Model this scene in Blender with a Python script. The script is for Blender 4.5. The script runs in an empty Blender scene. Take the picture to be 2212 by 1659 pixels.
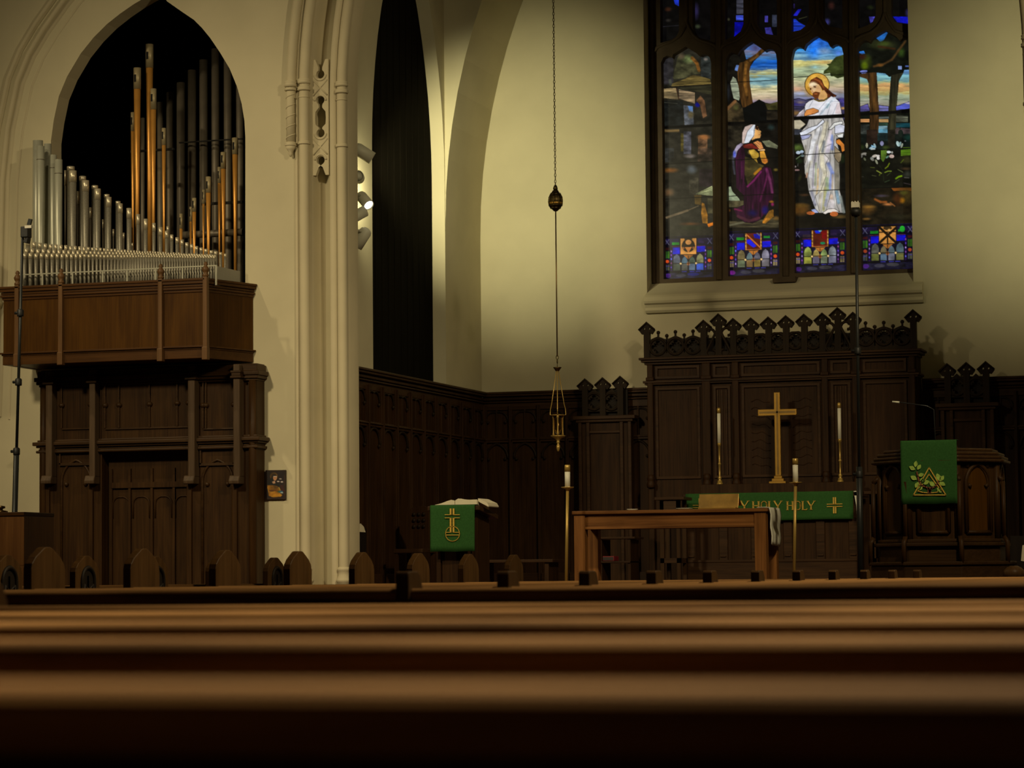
import bpy, bmesh, math, random
import numpy as np
from mathutils import Vector, Matrix, geometry
from math import sin, cos, pi, radians, sqrt, atan2

random.seed(7)
SC = bpy.context.scene
COL = SC.collection

# ------------------------------------------------------------------ camera
FPX = 45 / 17.3 * 2212
CXP, CYP = 1106.0, 829.5
YAW, PITCH, ROLL, ZC = radians(17.35), radians(4.13), radians(.55), .935
FW = Vector((-sin(YAW) * cos(PITCH), cos(YAW) * cos(PITCH), sin(PITCH)))
_r0 = Vector((cos(YAW), sin(YAW), 0)); _u0 = _r0.cross(FW)
RT = _r0 * cos(ROLL) - _u0 * sin(ROLL)
UP = _u0 * cos(ROLL) + _r0 * sin(ROLL)
EYE = Vector((0, 0, ZC))


def W(x, y, Y):
    """the point of the wall plane at depth Y seen at photo pixel x, y"""
    d = FW + RT * ((x - CXP) / FPX) - UP * ((y - CYP) / FPX)
    return EYE + d * (Y / d.y)


def WX(x, y, X):
    d = FW + RT * ((x - CXP) / FPX) - UP * ((y - CYP) / FPX)
    return EYE + d * (X / d.x)


def W2(x, y, Y):
    p = W(x, y, Y)
    return (p.x, p.z)


def PXL(pts, Y):
    return [W2(x, y, Y) for x, y in pts]


cam_d = bpy.data.cameras.new('camera')
cam = bpy.data.objects.new('camera', cam_d)
COL.objects.link(cam)
cam.matrix_world = Matrix(((RT.x, UP.x, -FW.x, EYE.x), (RT.y, UP.y, -FW.y, EYE.y), (RT.z, UP.z, -FW.z, EYE.z), (0, 0, 0, 1)))
cam_d.sensor_width = 17.3
cam_d.sensor_fit = 'HORIZONTAL'
cam_d.lens = 45
cam_d.clip_start = .05
cam_d.clip_end = 200
cam_d.dof.use_dof = True
cam_d.dof.focus_distance = 19.0
cam_d.dof.aperture_fstop = 3.6
SC.camera = cam

# ------------------------------------------------------------------ materials


def srgb(r, g, b):
    f = lambda c: (c / 255 / 12.92) if c / 255 <= .04045 else ((c / 255 + .055) / 1.055) ** 2.4
    return (f(r), f(g), f(b), 1)


def newmat(name):
    m = bpy.data.materials.new(name)
    m.use_nodes = True
    nt = m.node_tree
    return m, nt, nt.nodes['Principled BSDF']


def node(nt, kind, **kw):
    n = nt.nodes.new(kind)
    for k, v in kw.items():
        n.inputs[k].default_value = v
    return n


def mapped(nt, scale):
    tc = nt.nodes.new('ShaderNodeTexCoord')
    mp = nt.nodes.new('ShaderNodeMapping')
    mp.inputs['Scale'].default_value = scale
    nt.links.new(tc.outputs['Object'], mp.inputs['Vector'])
    return mp


def plain(name, col, rough=.6, metal=0, noise=.12, nscale=(9, 9, 9), bump=0, spec=.5):
    m, nt, b = newmat(name)
    b.inputs['Roughness'].default_value = rough
    b.inputs['Metallic'].default_value = metal
    b.inputs['Specular IOR Level'].default_value = spec
    mp = mapped(nt, nscale)
    n = node(nt, 'ShaderNodeTexNoise', Scale=1.0, Detail=5.0)
    nt.links.new(mp.outputs[0], n.inputs['Vector'])
    r = nt.nodes.new('ShaderNodeValToRGB')
    r.color_ramp.elements[0].position = .3
    r.color_ramp.elements[1].position = .7
    r.color_ramp.elements[0].color = [c * (1 - noise) for c in col[:3]] + [1]
    r.color_ramp.elements[1].color = [min(1, c * (1 + noise)) for c in col[:3]] + [1]
    nt.links.new(n.outputs['Fac'], r.inputs['Fac'])
    nt.links.new(r.outputs[0], b.inputs['Base Color'])
    if bump:
        bp = node(nt, 'ShaderNodeBump', Strength=bump, Distance=.01)
        nt.links.new(n.outputs['Fac'], bp.inputs['Height'])
        nt.links.new(bp.outputs[0], b.inputs['Normal'])
    return m


def wood(name, dark, light, rough=.4, axis='x', grain=1.0, spec=.5, bump=.15):
    m, nt, b = newmat(name)
    b.inputs['Roughness'].default_value = rough
    b.inputs['Specular IOR Level'].default_value = spec
    lo, hi = 1.3 * grain, 42 * grain
    sc = {'x': (lo, hi, hi), 'y': (hi, lo, hi), 'z': (hi, hi, lo)}[axis]
    mp = mapped(nt, sc)
    n = node(nt, 'ShaderNodeTexNoise', Scale=1.0, Detail=7.0, Roughness=.62, Distortion=.9)
    nt.links.new(mp.outputs[0], n.inputs['Vector'])
    sc2 = {'x': (.8, 4, 4), 'y': (4, .8, 4), 'z': (4, 4, .8)}[axis]
    mp2 = mapped(nt, sc2)
    n2 = node(nt, 'ShaderNodeTexNoise', Scale=1.0, Detail=3.0, Distortion=1.6)
    nt.links.new(mp2.outputs[0], n2.inputs['Vector'])
    mx = nt.nodes.new('ShaderNodeMath'); mx.operation = 'MULTIPLY_ADD'
    mx.inputs[1].default_value = .6
    nt.links.new(n.outputs['Fac'], mx.inputs[0])
    m2 = nt.nodes.new('ShaderNodeMath'); m2.operation = 'MULTIPLY'; m2.inputs[1].default_value = .4
    nt.links.new(n2.outputs['Fac'], m2.inputs[0])
    nt.links.new(m2.outputs[0], mx.inputs[2])
    r = nt.nodes.new('ShaderNodeValToRGB')
    r.color_ramp.elements[0].position = .36
    r.color_ramp.elements[1].position = .64
    r.color_ramp.elements[0].color = dark
    r.color_ramp.elements[1].color = light
    nt.links.new(mx.outputs[0], r.inputs['Fac'])
    nt.links.new(r.outputs[0], b.inputs['Base Color'])
    bp = node(nt, 'ShaderNodeBump', Strength=bump, Distance=.004)
    nt.links.new(n.outputs['Fac'], bp.inputs['Height'])
    nt.links.new(bp.outputs[0], b.inputs['Normal'])
    return m


M = {}
M['wall'] = plain('cream_plaster', (.58, .52, .35), .9, noise=.05, nscale=(2.2, 2.2, 2.2), bump=.04, spec=.12)
M['stone'] = plain('cream_moulding', (.57, .50, .335), .8, noise=.05, nscale=(3, 3, 3), bump=.05, spec=.15)
M['tracery'] = plain('backlit_tracery', (.085, .060, .036), .7, noise=.15, spec=.2)  # backlit stone, its shade put into the brown base colour
M['floor'] = wood('floor_boards', (.05, .025, .012, 1), (.11, .06, .03, 1), .45, 'y')
M['carpet'] = plain('chancel_carpet', (.10, .03, .025), .95, noise=.25, nscale=(60, 60, 60))
M['ceil'] = plain('ceiling_plaster', (.42, .36, .24), .9, noise=.06)
M['oak'] = wood('dark_oak', (.018, .0075, .0025, 1), (.050, .0225, .0078, 1), .5, 'z', spec=.12)
M['oakx'] = wood('dark_oak_rails', (.024, .0108, .004, 1), (.062, .029, .0108, 1), .45, 'x', spec=.15)
M['carve'] = wood('carved_oak', (.012, .0070, .0034, 1), (.029, .0170, .0084, 1), .55, 'z', spec=.12)
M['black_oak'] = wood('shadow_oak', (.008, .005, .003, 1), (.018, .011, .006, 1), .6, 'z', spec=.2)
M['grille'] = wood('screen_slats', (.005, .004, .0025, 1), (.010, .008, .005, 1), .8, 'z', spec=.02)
M['screen'] = wood('screen_oak', (.022, .009, .0022, 1), (.055, .025, .0065, 1), .5, 'z', spec=.15)
M['screenx'] = wood('screen_oak_rails', (.026, .012, .0035, 1), (.062, .030, .010, 1), .45, 'x', spec=.2)
M['case'] = wood('case_oak', (.042, .0150, .0010, 1), (.085, .0340, .0030, 1), .45, 'z', grain=.8, spec=.12)
M['casex'] = wood('case_oak_rails', (.045, .016, .0022, 1), (.085, .034, .006, 1), .42, 'x', spec=.2)
M['casepost'] = wood('case_oak_posts', (.09, .042, .013, 1), (.16, .08, .03, 1), .45, 'z', spec=.25)
M['pew'] = wood('pew_oak', (.055, .022, .006, 1), (.44, .225, .080, 1), .7, 'x', grain=.7, spec=.06, bump=.3)
M['pewz'] = wood('pew_end_oak', (.048, .021, .0050, 1), (.105, .051, .0155, 1), .5, 'z', spec=.15)
M['pewback'] = wood('shaded_pew_back_oak', (.004, .0030, .0018, 1), (.009, .0066, .0040, 1), .6, 'x', spec=.03)  # rear sides of the pews, their shade put into the colour
M['pilaster'] = wood('lit_pilaster_oak', (.060, .036, .019, 1), (.105, .066, .037, 1), .5, 'z', spec=.2)  # lighter oak stands in for light falling on the pilaster faces
M['pole'] = plain('brass_pole', (.50, .33, .085), .38, .5, noise=.06)
M['plate'] = plain('shaded_brass_plate', (.30, .175, .038), .3, .6, noise=.5, nscale=(5, 5, 5))
M['rail'] = plain('pale_rail', (.36, .35, .27), .45, .3, noise=.05)
M['table'] = wood('table_oak', (.09, .032, .007, 1), (.30, .125, .034, 1), .45, 'x', grain=.5, spec=.2)
M['tablez'] = wood('table_leg_oak', (.09, .032, .007, 1), (.30, .125, .034, 1), .45, 'z', grain=.5, spec=.2)
M['box'] = wood('cabinet_oak', (.16, .06, .015, 1), (.30, .13, .035, 1), .4, 'z')
M['brass'] = plain('polished_brass', (.50, .30, .07), .25, 1, noise=.1)
M['satin'] = plain('satin_brass', (.38, .215, .040), .42, .8, noise=.1)
M['bronze'] = plain('dark_bronze', (.20, .13, .05), .4, 1, noise=.2)
M['pipebrass'] = plain('copper_pipe_metal', (.74, .36, .075), .38, .55, noise=.08)
M['slot'] = plain('shadow_black', (.006, .005, .004), .9, noise=0)
M['silver'] = plain('zinc_pipe_metal', (.46, .46, .37), .42, .4, noise=.06)
M['spotted'] = plain('spotted_pipe_metal', (.26, .24, .19), .45, .5, noise=.3, nscale=(160, 160, 160))
M['tin'] = plain('bright_tin', (.62, .55, .40), .35, .55, noise=.06)
M['tinbrass'] = plain('pale_brass_tip', (.40, .33, .19), .45, .35, noise=.2)
M['lead'] = plain('dull_lead_metal', (.16, .135, .10), .5, .35, noise=.12)
M['chest'] = plain('grey_enamel', (.30, .29, .25), .5, noise=.05)
M['green'] = plain('green_brocade', (.030, .100, .024), .85, noise=.12, nscale=(70, 70, 70), spec=.1)
M['gold'] = plain('gold_thread', (.66, .42, .06), .5, .1, noise=.15, nscale=(90, 90, 90))
M['leaf'] = plain('leaf_thread', (.34, .50, .08), .7, noise=.3, nscale=(60, 60, 60))
M['stem'] = plain('brown_thread', (.18, .06, .02), .7, noise=.2)
M['linen'] = plain('white_linen', (.74, .72, .60), .85, noise=.05, spec=.2)
M['wax'] = plain('white_wax', (.78, .74, .60), .5, noise=.03)
M['page'] = plain('book_paper', (.72, .64, .46), .8, noise=.05)
M['leather'] = plain('dark_leather', (.02, .012, .01), .5)
M['red'] = plain('red_cover', (.22, .015, .02), .6)
M['metalblack'] = plain('black_steel', (.022, .024, .024), .4, .3, noise=.1)
M['grip'] = plain('black_plastic', (.01, .01, .01), .55)
M['white'] = plain('white_plastic', (.62, .58, .48), .5)
M['lampgrey'] = plain('grey_lamp_housing', (.62, .61, .47), .5, noise=.04)
M['iron'] = plain('blackened_brass', (.10, .075, .03), .4, 1, noise=.2)

gm, nt, b = newmat('clear_glass')
b.inputs['Base Color'].default_value = (.9, .8, .6, 1)
b.inputs['Roughness'].default_value = .05
b.inputs['Transmission Weight'].default_value = 1
M['glass'] = gm


def emis(name, col, s):
    m, nt, b = newmat(name)
    b.inputs['Base Color'].default_value = (.5, .5, .5, 1)
    b.inputs['Emission Color'].default_value = col
    b.inputs['Emission Strength'].default_value = s
    return m


M['lens'] = emis('lit_lens', (1, .95, .8, 1), 6)
M['flame'] = emis('lamp_flame', (1, .5, .12, 1), 3)

# ------------------------------------------------------------------ mesh helpers


class MB:
    def __init__(s):
        s.v = []; s.f = []; s.sm = []; s.mi = []

    def add(s, v, f, smooth=False, mi=0):
        o = len(s.v)
        s.v += [tuple(p) for p in v]
        s.f += [tuple(i + o for i in q) for q in f]
        s.sm += [smooth] * len(f)
        s.mi += [mi] * len(f)
        return s

    def box(s, x0, x1, y0, y1, z0, z1, mi=0):
        v = [(x, y, z) for x in (x0, x1) for y in (y0, y1) for z in (z0, z1)]
        return s.add(v, [(0, 1, 3, 2), (4, 6, 7, 5), (0, 4, 5, 1), (2, 3, 7, 6), (0, 2, 6, 4), (1, 5, 7, 3)], mi=mi)

    def prism(s, loops, a, b, axis='y', mi=0, smooth=False):
        """2-D outline (and holes) given a thickness from a to b along an axis"""
        mp = {'y': lambda u, v, w: (u, w, v), 'x': lambda u, v, w: (w, u, v), 'z': lambda u, v, w: (u, v, w)}[axis]
        if not isinstance(loops[0][0], (tuple, list)):
            loops = [loops]
        flat = [p for l in loops for p in l]
        n = len(flat)
        tri = geometry.tessellate_polygon([[Vector((p[0], p[1], 0)) for p in l] for l in loops])
        s.add([mp(p[0], p[1], a) for p in flat] + [mp(p[0], p[1], b) for p in flat],
              [tuple(t) for t in tri] + [tuple(n + i for i in reversed(t)) for t in tri], mi=mi)
        for l in loops:
            k = len(l)
            s.add([mp(p[0], p[1], a) for p in l] + [mp(p[0], p[1], b) for p in l],
                  [(i, (i + 1) % k, k + (i + 1) % k, k + i) for i in range(k)], smooth, mi)
        return s

    def tube(s, pts, r, n=8, closed=False, mi=0, caps=True):
        pts = [Vector(p) for p in pts]
        k = len(pts)
        rs = r if isinstance(r, (list, tuple)) else [r] * k
        vs = []
        ref = None
        for i, p in enumerate(pts):
            if closed:
                t = pts[(i + 1) % k] - pts[i - 1]
            else:
                t = pts[min(i + 1, k - 1)] - pts[max(i - 1, 0)]
            t.normalize()
            if ref is None:
                ref = t.orthogonal().normalized()
            ref = (ref - t * ref.dot(t))
            if ref.length < 1e-6:
                ref = t.orthogonal()
            ref.normalize()
            bi = t.cross(ref)
            for j in range(n):
                a = 2 * pi * j / n
                vs.append(p + (ref * cos(a) + bi * sin(a)) * rs[i])
        fs = []
        for i in range(k if closed else k - 1):
            for j in range(n):
                a, b2 = i * n + j, i * n + (j + 1) % n
                c, d = ((i + 1) % k) * n + (j + 1) % n, ((i + 1) % k) * n + j
                fs.append((a, b2, c, d))
        s.add(vs, fs, True, mi)
        if caps and not closed:
            s.add(vs[:n], [tuple(range(n))[::-1]], False, mi)
            s.add(vs[-n:], [tuple(range(n))], False, mi)
        return s

    def lathe(s, prof, c=(0, 0, 0), n=20, mi=0, smooth=True, R=None):
        """profile of (radius, height) turned about a vertical axis; R turns the axis"""
        vs = []
        for r, z in prof:
            for j in range(n):
                a = 2 * pi * j / n
                p = Vector((r * cos(a), r * sin(a), z))
                if R is not None:
                    p = R @ p
                vs.append(p + Vector(c))
        fs = []
        for i in range(len(prof) - 1):
            for j in range(n):
                fs.append((i * n + j, i * n + (j + 1) % n, (i + 1) * n + (j + 1) % n, (i + 1) * n + j))
        s.add(vs, fs, smooth, mi)
        if prof[0][0] > 1e-5:
            s.add(vs[:n], [tuple(range(n))[::-1]], False, mi)
        if prof[-1][0] > 1e-5:
            s.add(vs[-n:], [tuple(range(n))], False, mi)
        return s

    def ball(s, c, r, n=12, sz=1.0, mi=0):
        return s.lathe([(r * sin(pi * i / n) + 1e-6, -r * sz * cos(pi * i / n)) for i in range(n + 1)], c, n, mi)

    def sweep(s, path, prof, mi=0, smooth=True, closed=False, flip=1):
        """moulding: profile points (n, y) carried along a path in the XZ plane; n runs along the path's left normal"""
        k = len(path)
        m = len(prof)
        vs = []
        for i in range(k):
            a = Vector(path[max(i - 1, 0)]); b2 = Vector(path[min(i + 1, k - 1)])
            p = Vector(path[i])
            d1 = (p - a) if (p - a).length > 0 else (b2 - p)
            d2 = (b2 - p) if (b2 - p).length > 0 else (p - a)
            d1.normalize(); d2.normalize()
            n1 = Vector((-d1.y, d1.x)); n2 = Vector((-d2.y, d2.x))
            nn = n1 + n2
            nn = nn / max(.3, nn.dot(n1)) if nn.length > 1e-6 else n1
            for q in prof:
                pt = p + nn * q[0] * flip
                vs.append((pt.x, q[1], pt.y))
        fs = [(i * m + j, i * m + j + 1, (i + 1) * m + j + 1, (i + 1) * m + j) for i in range(k - 1) for j in range(m - 1)]
        return s.add(vs, fs, smooth, mi)


POS = {}


def fix(o, loc, parent):
    POS[o.name] = Vector(loc)
    if parent is not None:
        o.parent = parent
        o.location = Vector(loc) - POS[parent.name]
    else:
        o.location = Vector(loc)


def obj(name, mb, mat, parent=None, loc=None, bevel=0, seg=2, sharp=None):
    me = bpy.data.meshes.new(name)
    if loc is None:
        loc = POS[parent.name] if parent is not None else Vector((0, 0, 0))
    loc = Vector(loc)
    me.from_pydata([(v[0] - loc.x, v[1] - loc.y, v[2] - loc.z) for v in mb.v], [], mb.f)
    me.polygons.foreach_set('use_smooth', mb.sm)
    me.polygons.foreach_set('material_index', mb.mi)
    for mm in (mat if isinstance(mat, (list, tuple)) else [mat]):
        me.materials.append(M[mm] if isinstance(mm, str) else mm)
    bm = bmesh.new(); bm.from_mesh(me)
    bmesh.ops.remove_doubles(bm, verts=bm.verts, dist=1e-5)
    bmesh.ops.recalc_face_normals(bm, faces=bm.faces)
    bm.to_mesh(me); bm.free()
    me.update()
    o = bpy.data.objects.new(name, me)
    COL.objects.link(o)
    fix(o, loc, parent)
    if bevel:
        md = o.modifiers.new('bevel', 'BEVEL')
        md.width = bevel; md.segments = seg; md.limit_method = 'ANGLE'; md.angle_limit = radians(40)
        md.harden_normals = False
    return o


def thing(name, label, cat, loc, group=None):
    o = bpy.data.objects.new(name, None)
    o.empty_display_size = .1
    COL.objects.link(o)
    fix(o, loc, None)
    return tag(o, label, cat, group)


def tag(o, label, cat, group=None):
    o['label'] = label
    o['category'] = cat
    if group:
        o['group'] = group
    return o


def struct(name, mb, mat, label=None, parent=None, **kw):
    o = obj(name, mb, mat, parent, **kw)
    if parent is None:
        o['kind'] = 'structure'
        if label:
            o['label'] = label
    return o


def dup(root, loc, label, group=None):
    r = root.copy(); COL.objects.link(r)
    r.parent = None
    r.location = Vector(loc)
    r['label'] = label
    if group:
        r['group'] = group
    POS[r.name] = Vector(loc)
    for ch in list(root.children):
        c = ch.copy(); COL.objects.link(c); c.parent = r
        for g in list(ch.children):
            d = g.copy(); COL.objects.link(d); d.parent = c
    return r


def circle(cx, cz, r, n=24, a0=0, a1=2 * pi):
    full = abs(a1 - a0 - 2 * pi) < 1e-6
    return [(cx + r * cos(a0 + (a1 - a0) * i / (n if full else n - 1)), cz + r * sin(a0 + (a1 - a0) * i / (n if full else n - 1))) for i in range(n)]


def foil(cx, cz, r, k=4, rot=0, n=7):
    """outline of a quatrefoil (k lobes) of overall radius r"""
    lo = r * .52; d = r - lo
    pts = []
    for i in range(k):
        a = rot + 2 * pi * i / k
        half = pi - pi / k - .35
        for j in range(n):
            t = a - half + 2 * half * j / (n - 1)
            pts.append((cx + d * cos(a) + lo * cos(t), cz + d * sin(a) + lo * sin(t)))
    # keep lobes from crossing their neighbours
    out = []
    for p in pts:
        a = atan2(p[1] - cz, p[0] - cx)
        out.append((a, p))
    out.sort(key=lambda q: q[0])
    return [p for _, p in out]


def gothic(x0, x1, z0, zs, rise, n=10):
    """pointed-arch outline: feet at z0, springing at zs, apex at zs+rise"""
    h = (x1 - x0) / 2
    R = (h * h + rise * rise) / (2 * h)
    cxl = x0 + R
    a_end = math.acos(max(-1, min(1, (R - h) / R)))
    left = [(cxl - R * cos(a_end * i / n), zs + R * sin(a_end * i / n)) for i in range(n + 1)]
    right = [(x0 + x1 - p[0], p[1]) for p in reversed(left[:-1])]
    return [(x0, z0)] + left + right + [(x1, z0)]
# ------------------------------------------------------------------ the building
AX = -5.68                                     # centre line of nave and chancel
WY = 23.0                                      # face of the chancel-arch wall
BY = 28.0                                      # face of the chancel's end wall
SX = -9.1                                      # chancel side wall
SXR = 2 * AX - SX
DZ = .75                                       # chancel platform
NL, NR, NH = -14.5, 3.5, 12.6

struct('floor', MB().box(NL, NR, -4, 23.4, -.2, 0), 'floor')
pf = MB()
for k in range(5):
    pf.box(-12.6, 1.2, 19.9 + .3 * k, 28.6, .15 * k, .15 * (k + 1))
struct('floor', pf, 'carpet')
struct('floor', MB().box(-7.6, -3.7, 26.0, 27.99, DZ + .001, DZ + .1), 'carpet')
struct('ceiling', MB().box(NL, NR, -4, 23.4, NH, NH + .3), 'ceil')
struct('wall_left', MB().box(NL - .3, NL, -4, 23.4, 0, NH), 'wall')
struct('wall_right', MB().box(NR, NR + .3, -4, 23.4, 0, NH), 'wall')
struct('wall_rear', MB().box(NL, NR, -4.3, -4, 0, NH), 'wall')

# chancel-arch wall with the organ arch and the chancel arch
IX = -8.80                                     # inner line of the chancel arch
ZS = 5.42
ARCH_R = 5.6
hw = AX - IX
arise = sqrt(ARCH_R ** 2 - (ARCH_R - hw) ** 2)


def arch_path(off, z0=0.0, zs=ZS, n=26):
    """line of the chancel arch moved outward by off"""
    R = ARCH_R + off
    x0 = IX - off
    c = x0 + R
    ae = math.acos((c - AX) / R)
    L = [(c - R * cos(ae * i / n), zs + R * sin(ae * i / n)) for i in range(n + 1)]
    return [(x0, z0)] + L + [(2 * AX - p[0], p[1]) for p in reversed(L[:-1])] + [(2 * AX - x0, z0)]


organ_px = [(111, 640), (110, 420), (110, 304), (116, 260), (127, 208), (145, 165), (174, 116), (202, 81), (231, 52), (260, 29),
            (289, 9), (318, -8), (345, -20), (361, 3), (391, 24), (419, 43), (436, 60), (454, 82), (475, 113), (496, 148),
            (512, 187), (522, 224), (528, 261), (530, 296), (530, 420), (530, 640)]
organ_hole = PXL(organ_px, WY)
cut = arch_path(.485)
outer = [(NL, 0)] + cut + [(NR, 0), (NR, NH), (NL, NH)]
struct('wall_front', MB().prism([outer, organ_hole], WY, WY + .22), 'wall')
# the thicker back of the arch wall, seen only round the chancel arch
cut2 = arch_path(.02)
struct('wall_front', MB().prism([[(-9.32, 0)] + cut2 + [(2 * AX + 9.32, 0), (2 * AX + 9.32, 11.4), (-9.32, 11.4)]], WY + .23, WY + .36), 'wall')

# moulded orders of the chancel arch: jambs and arch in one run


def arcprof(cn, cy, r, a0, a1, n=7):
    return [(cn + r * cos(radians(a0 + (a1 - a0) * i / (n - 1))), cy + r * sin(radians(a0 + (a1 - a0) * i / (n - 1)))) for i in range(n)]


prof = [(0, 23.35), (0, 23.15), (.012, 23.14)] + arcprof(.058, 23.09, .047, 165, 375, 11) + \
    [(.108, 23.105), (.112, 23.07), (.165, 23.055), (.172, 23.075)] + \
    [(.18, 23.13), (.20, 23.19), (.235, 23.235), (.275, 23.235), (.305, 23.19), (.325, 23.12), (.332, 23.05), (.345, 23.025)] + \
    arcprof(.395, 22.99, .048, 150, 390, 11) + [(.455, 23.01), (.46, 22.985), (.488, 22.985), (.492, 23.0)]
am = MB().sweep(arch_path(0), prof)
arch_trim = struct('trim_1', am, 'stone', 'moulded cream chancel arch with slender shafts')
# capitals and rings on the shafts, hollow tracery between them
X1, Y1, X2, Y2 = IX - .395, 22.99, IX - .058, 23.09


def ring(mb, X, Y, z, r, h):
    mb.lathe([(r * .86, z - h), (r, z - h * .6), (r, z - h * .1), (r * .9, z + h * .15), (r * 1.02, z + h * .5), (r * .86, z + h)], (X, Y, 0), 18)


cp = MB()
for side in (1, -1):
    for X, Y, px in ((X1, Y1, 661), (X2, Y2, 741)):
        xx = X if side == 1 else 2 * AX - X
        zt, zm, zn, zl = [W(px, q + (6 if px > 700 else 0), Y).z for q in (176, 192, 210, 309)]
        ring(cp, xx, Y, zt, .062, .025); ring(cp, xx, Y, zm, .065, .02)
        ring(cp, xx, Y, zn, .054, .008); ring(cp, xx, Y, zl, .06, .016)
        zb = W(px, 1232, Y).z
        cp.lathe([(.05, zb + .03), (.062, zb + .015), (.062, zb), (.054, zb - .01), (.056, zb - .05), (.07, zb - .085), (.075, zb - .1), (.06, zb - .11), (.062, DZ)], (xx, Y, 0), 18)
obj('shaft_rings', cp, 'stone', arch_trim)
# spiral corbel shaft with its roll moulding above
cs = MB()
Xc, Yc = W(628, 250, 22.96).x, 22.955
zt, zb = W(628, 182, Yc).z, W(628, 312, Yc).z
for side in (1, -1):
    xx = Xc if side == 1 else 2 * AX - Xc
    cs.lathe([(.04, zb), (.04, zt)], (xx, Yc, 0), 16)
    cs.tube([(xx + .04 * cos(t * .5), Yc + .04 * sin(t * .5), zb + (zt - zb) * t / 75) for t in range(76)], .006, 5)
    ring(cs, xx, Yc, zt, .06, .03); ring(cs, xx, Yc, zt - .05, .058, .015); ring(cs, xx, Yc, zb, .056, .02)
    cs.lathe([(.001, zb - .12), (.012, zb - .11), (.02, zb - .09), (.018, zb - .075), (.035, zb - .05), (.05, zb - .02)], (xx, Yc, 0), 14)
pth = [p for p in arch_path(IX - Xc) if p[1] > 5.0]
cs2 = MB().sweep(pth, arcprof(0, 22.965, .045, 150, 390, 11))
obj('corbel_shafts', cs, 'stone', arch_trim)
obj('hood_roll', cs2, 'stone', arch_trim)
# tracery in the hollow
ty = 23.05
tz = lambda py: W(697, py, ty).z
txc = IX - .256


def keyhole(zc, r, neck, zend, up):
    s = 1 if up else -1
    a0 = math.asin(neck / r)
    pts = [(txc + r * sin(a), zc - s * r * cos(a)) for a in [(-pi + a0) + (2 * pi - 2 * a0) * i / 16 for i in range(17)]]
    zc2 = zend
    pts += [(txc + neck, zc2), (txc + .052, zc2 + s * .02), (txc + .052, zc2 + s * .06), (txc - .052, zc2 + s * .06), (txc - .052, zc2 + s * .02), (txc - neck, zc2)]
    return pts


za, zb2 = tz(128), tz(378)
mid = [(txc - .018, tz(228)), (txc - .018, tz(232)), (txc - .05, tz(241)), (txc - .054, tz(255)), (txc - .05, tz(268)), (txc - .018, tz(275)), (txc - .018, tz(279))]
mid += [(txc + .041 * sin(a), tz(287) - .041 * cos(a)) for a in [-2.55 + 5.1 * i / 12 for i in range(13)]]
mid += [(2 * txc - p[0], p[1]) for p in reversed(mid[:7])]
mid += [(txc + .041 * sin(a), tz(216) + .041 * cos(a)) for a in [2.55 - 5.1 * i / 12 for i in range(13)]]
outl = [(txc - .080, za), (txc - .05, za), (txc - .018, tz(146)), (txc - .018, tz(150))]
outl += [(txc + .041 * sin(a), tz(161) - .041 * -cos(a)) for a in [-2.6 + 0 * i for i in range(0)]]
top = [(txc + .041 * sin(a), tz(160) + .041 * cos(a)) for a in [-.5 - (2 * pi - 1.0) * i / 14 for i in range(15)]]
outl = [(txc - .080, za), (txc - .05, za), (txc - .02, tz(145))] + top + [(txc + .02, tz(145)), (txc + .05, za), (txc + .080, za)]
bot = [(txc + .041 * sin(a), tz(346) - .041 * cos(a)) for a in [.5 + (2 * pi - 1.0) * i / 14 for i in range(15)]]
outl += [(txc + .080, zb2), (txc + .05, zb2), (txc + .02, tz(361))] + [(2 * txc - p[0], p[1]) for p in bot] + [(txc - .02, tz(361)), (txc - .05, zb2), (txc - .080, zb2)]
for side in (1, -1):
    f = (lambda p: p) if side == 1 else (lambda p: (2 * AX - p[0], p[1]))
    tr = MB().prism([[f(p) for p in outl], [f(p) for p in mid]], ty, ty + .05)
    for cyy, lo, hi in ((160, .4, 2.2), (287, .4, 2.2)):
        tr.tube([(f((txc + .056 * sin(a), 0))[0], ty, tz(cyy) - .056 * cos(a)) for a in [-1.5 + 3.0 * i / 14 for i in range(15)]], .011, 6)
    for cyy in (218, 346):
        tr.tube([(f((txc + .056 * sin(a), 0))[0], ty, tz(cyy) + .056 * cos(a)) for a in [-1.5 + 3.0 * i / 14 for i in range(15)]], .011, 6)
    for z1, z2 in ((172, 206), (299, 334)):
        tr.tube([(f((txc - .07, 0))[0], ty, tz(z1)), (f((txc, 0))[0], ty, tz((z1 + z2) / 2) - .0), (f((txc + .07, 0))[0], ty, tz(z1))], .008, 5)
        tr.tube([(f((txc - .07, 0))[0], ty, tz(z2)), (f((txc, 0))[0], ty, tz((z1 + z2) / 2)), (f((txc + .07, 0))[0], ty, tz(z2))], .008, 5)
    obj('hollow_tracery', tr, 'stone', arch_trim)

# outer moulded arch to the left of the organ arch
opx = [(-2, 900), (5, 700), (11, 605), (16, 390), (27, 280), (48, 180), (72, 122), (103, 70), (147, 8), (190, -42), (240, -88), (290, -125), (345, -158)]
op = PXL(opx, WY)
om = MB().sweep(op, [(-.03, 23.0), (-.012, 22.985), (.01, 22.98)] + arcprof(.04, 22.975, .03, 180, 340, 7) + [(.075, 23.0), (.10, 23.012), (.13, 23.0), (.135, 22.975), (.15, 22.965), (.172, 22.968), (.18, 22.985), (.21, 23.0)])
ra = struct('trim_2', om, 'stone', 'moulded outer arch round the organ loft')
obj('inner_fillet', MB().sweep([(p[0] + .11, p[1] - .03) for p in op], [(-.012, 23.0), (0, 22.99), (.012, 23.0)]), 'stone', ra)
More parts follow.
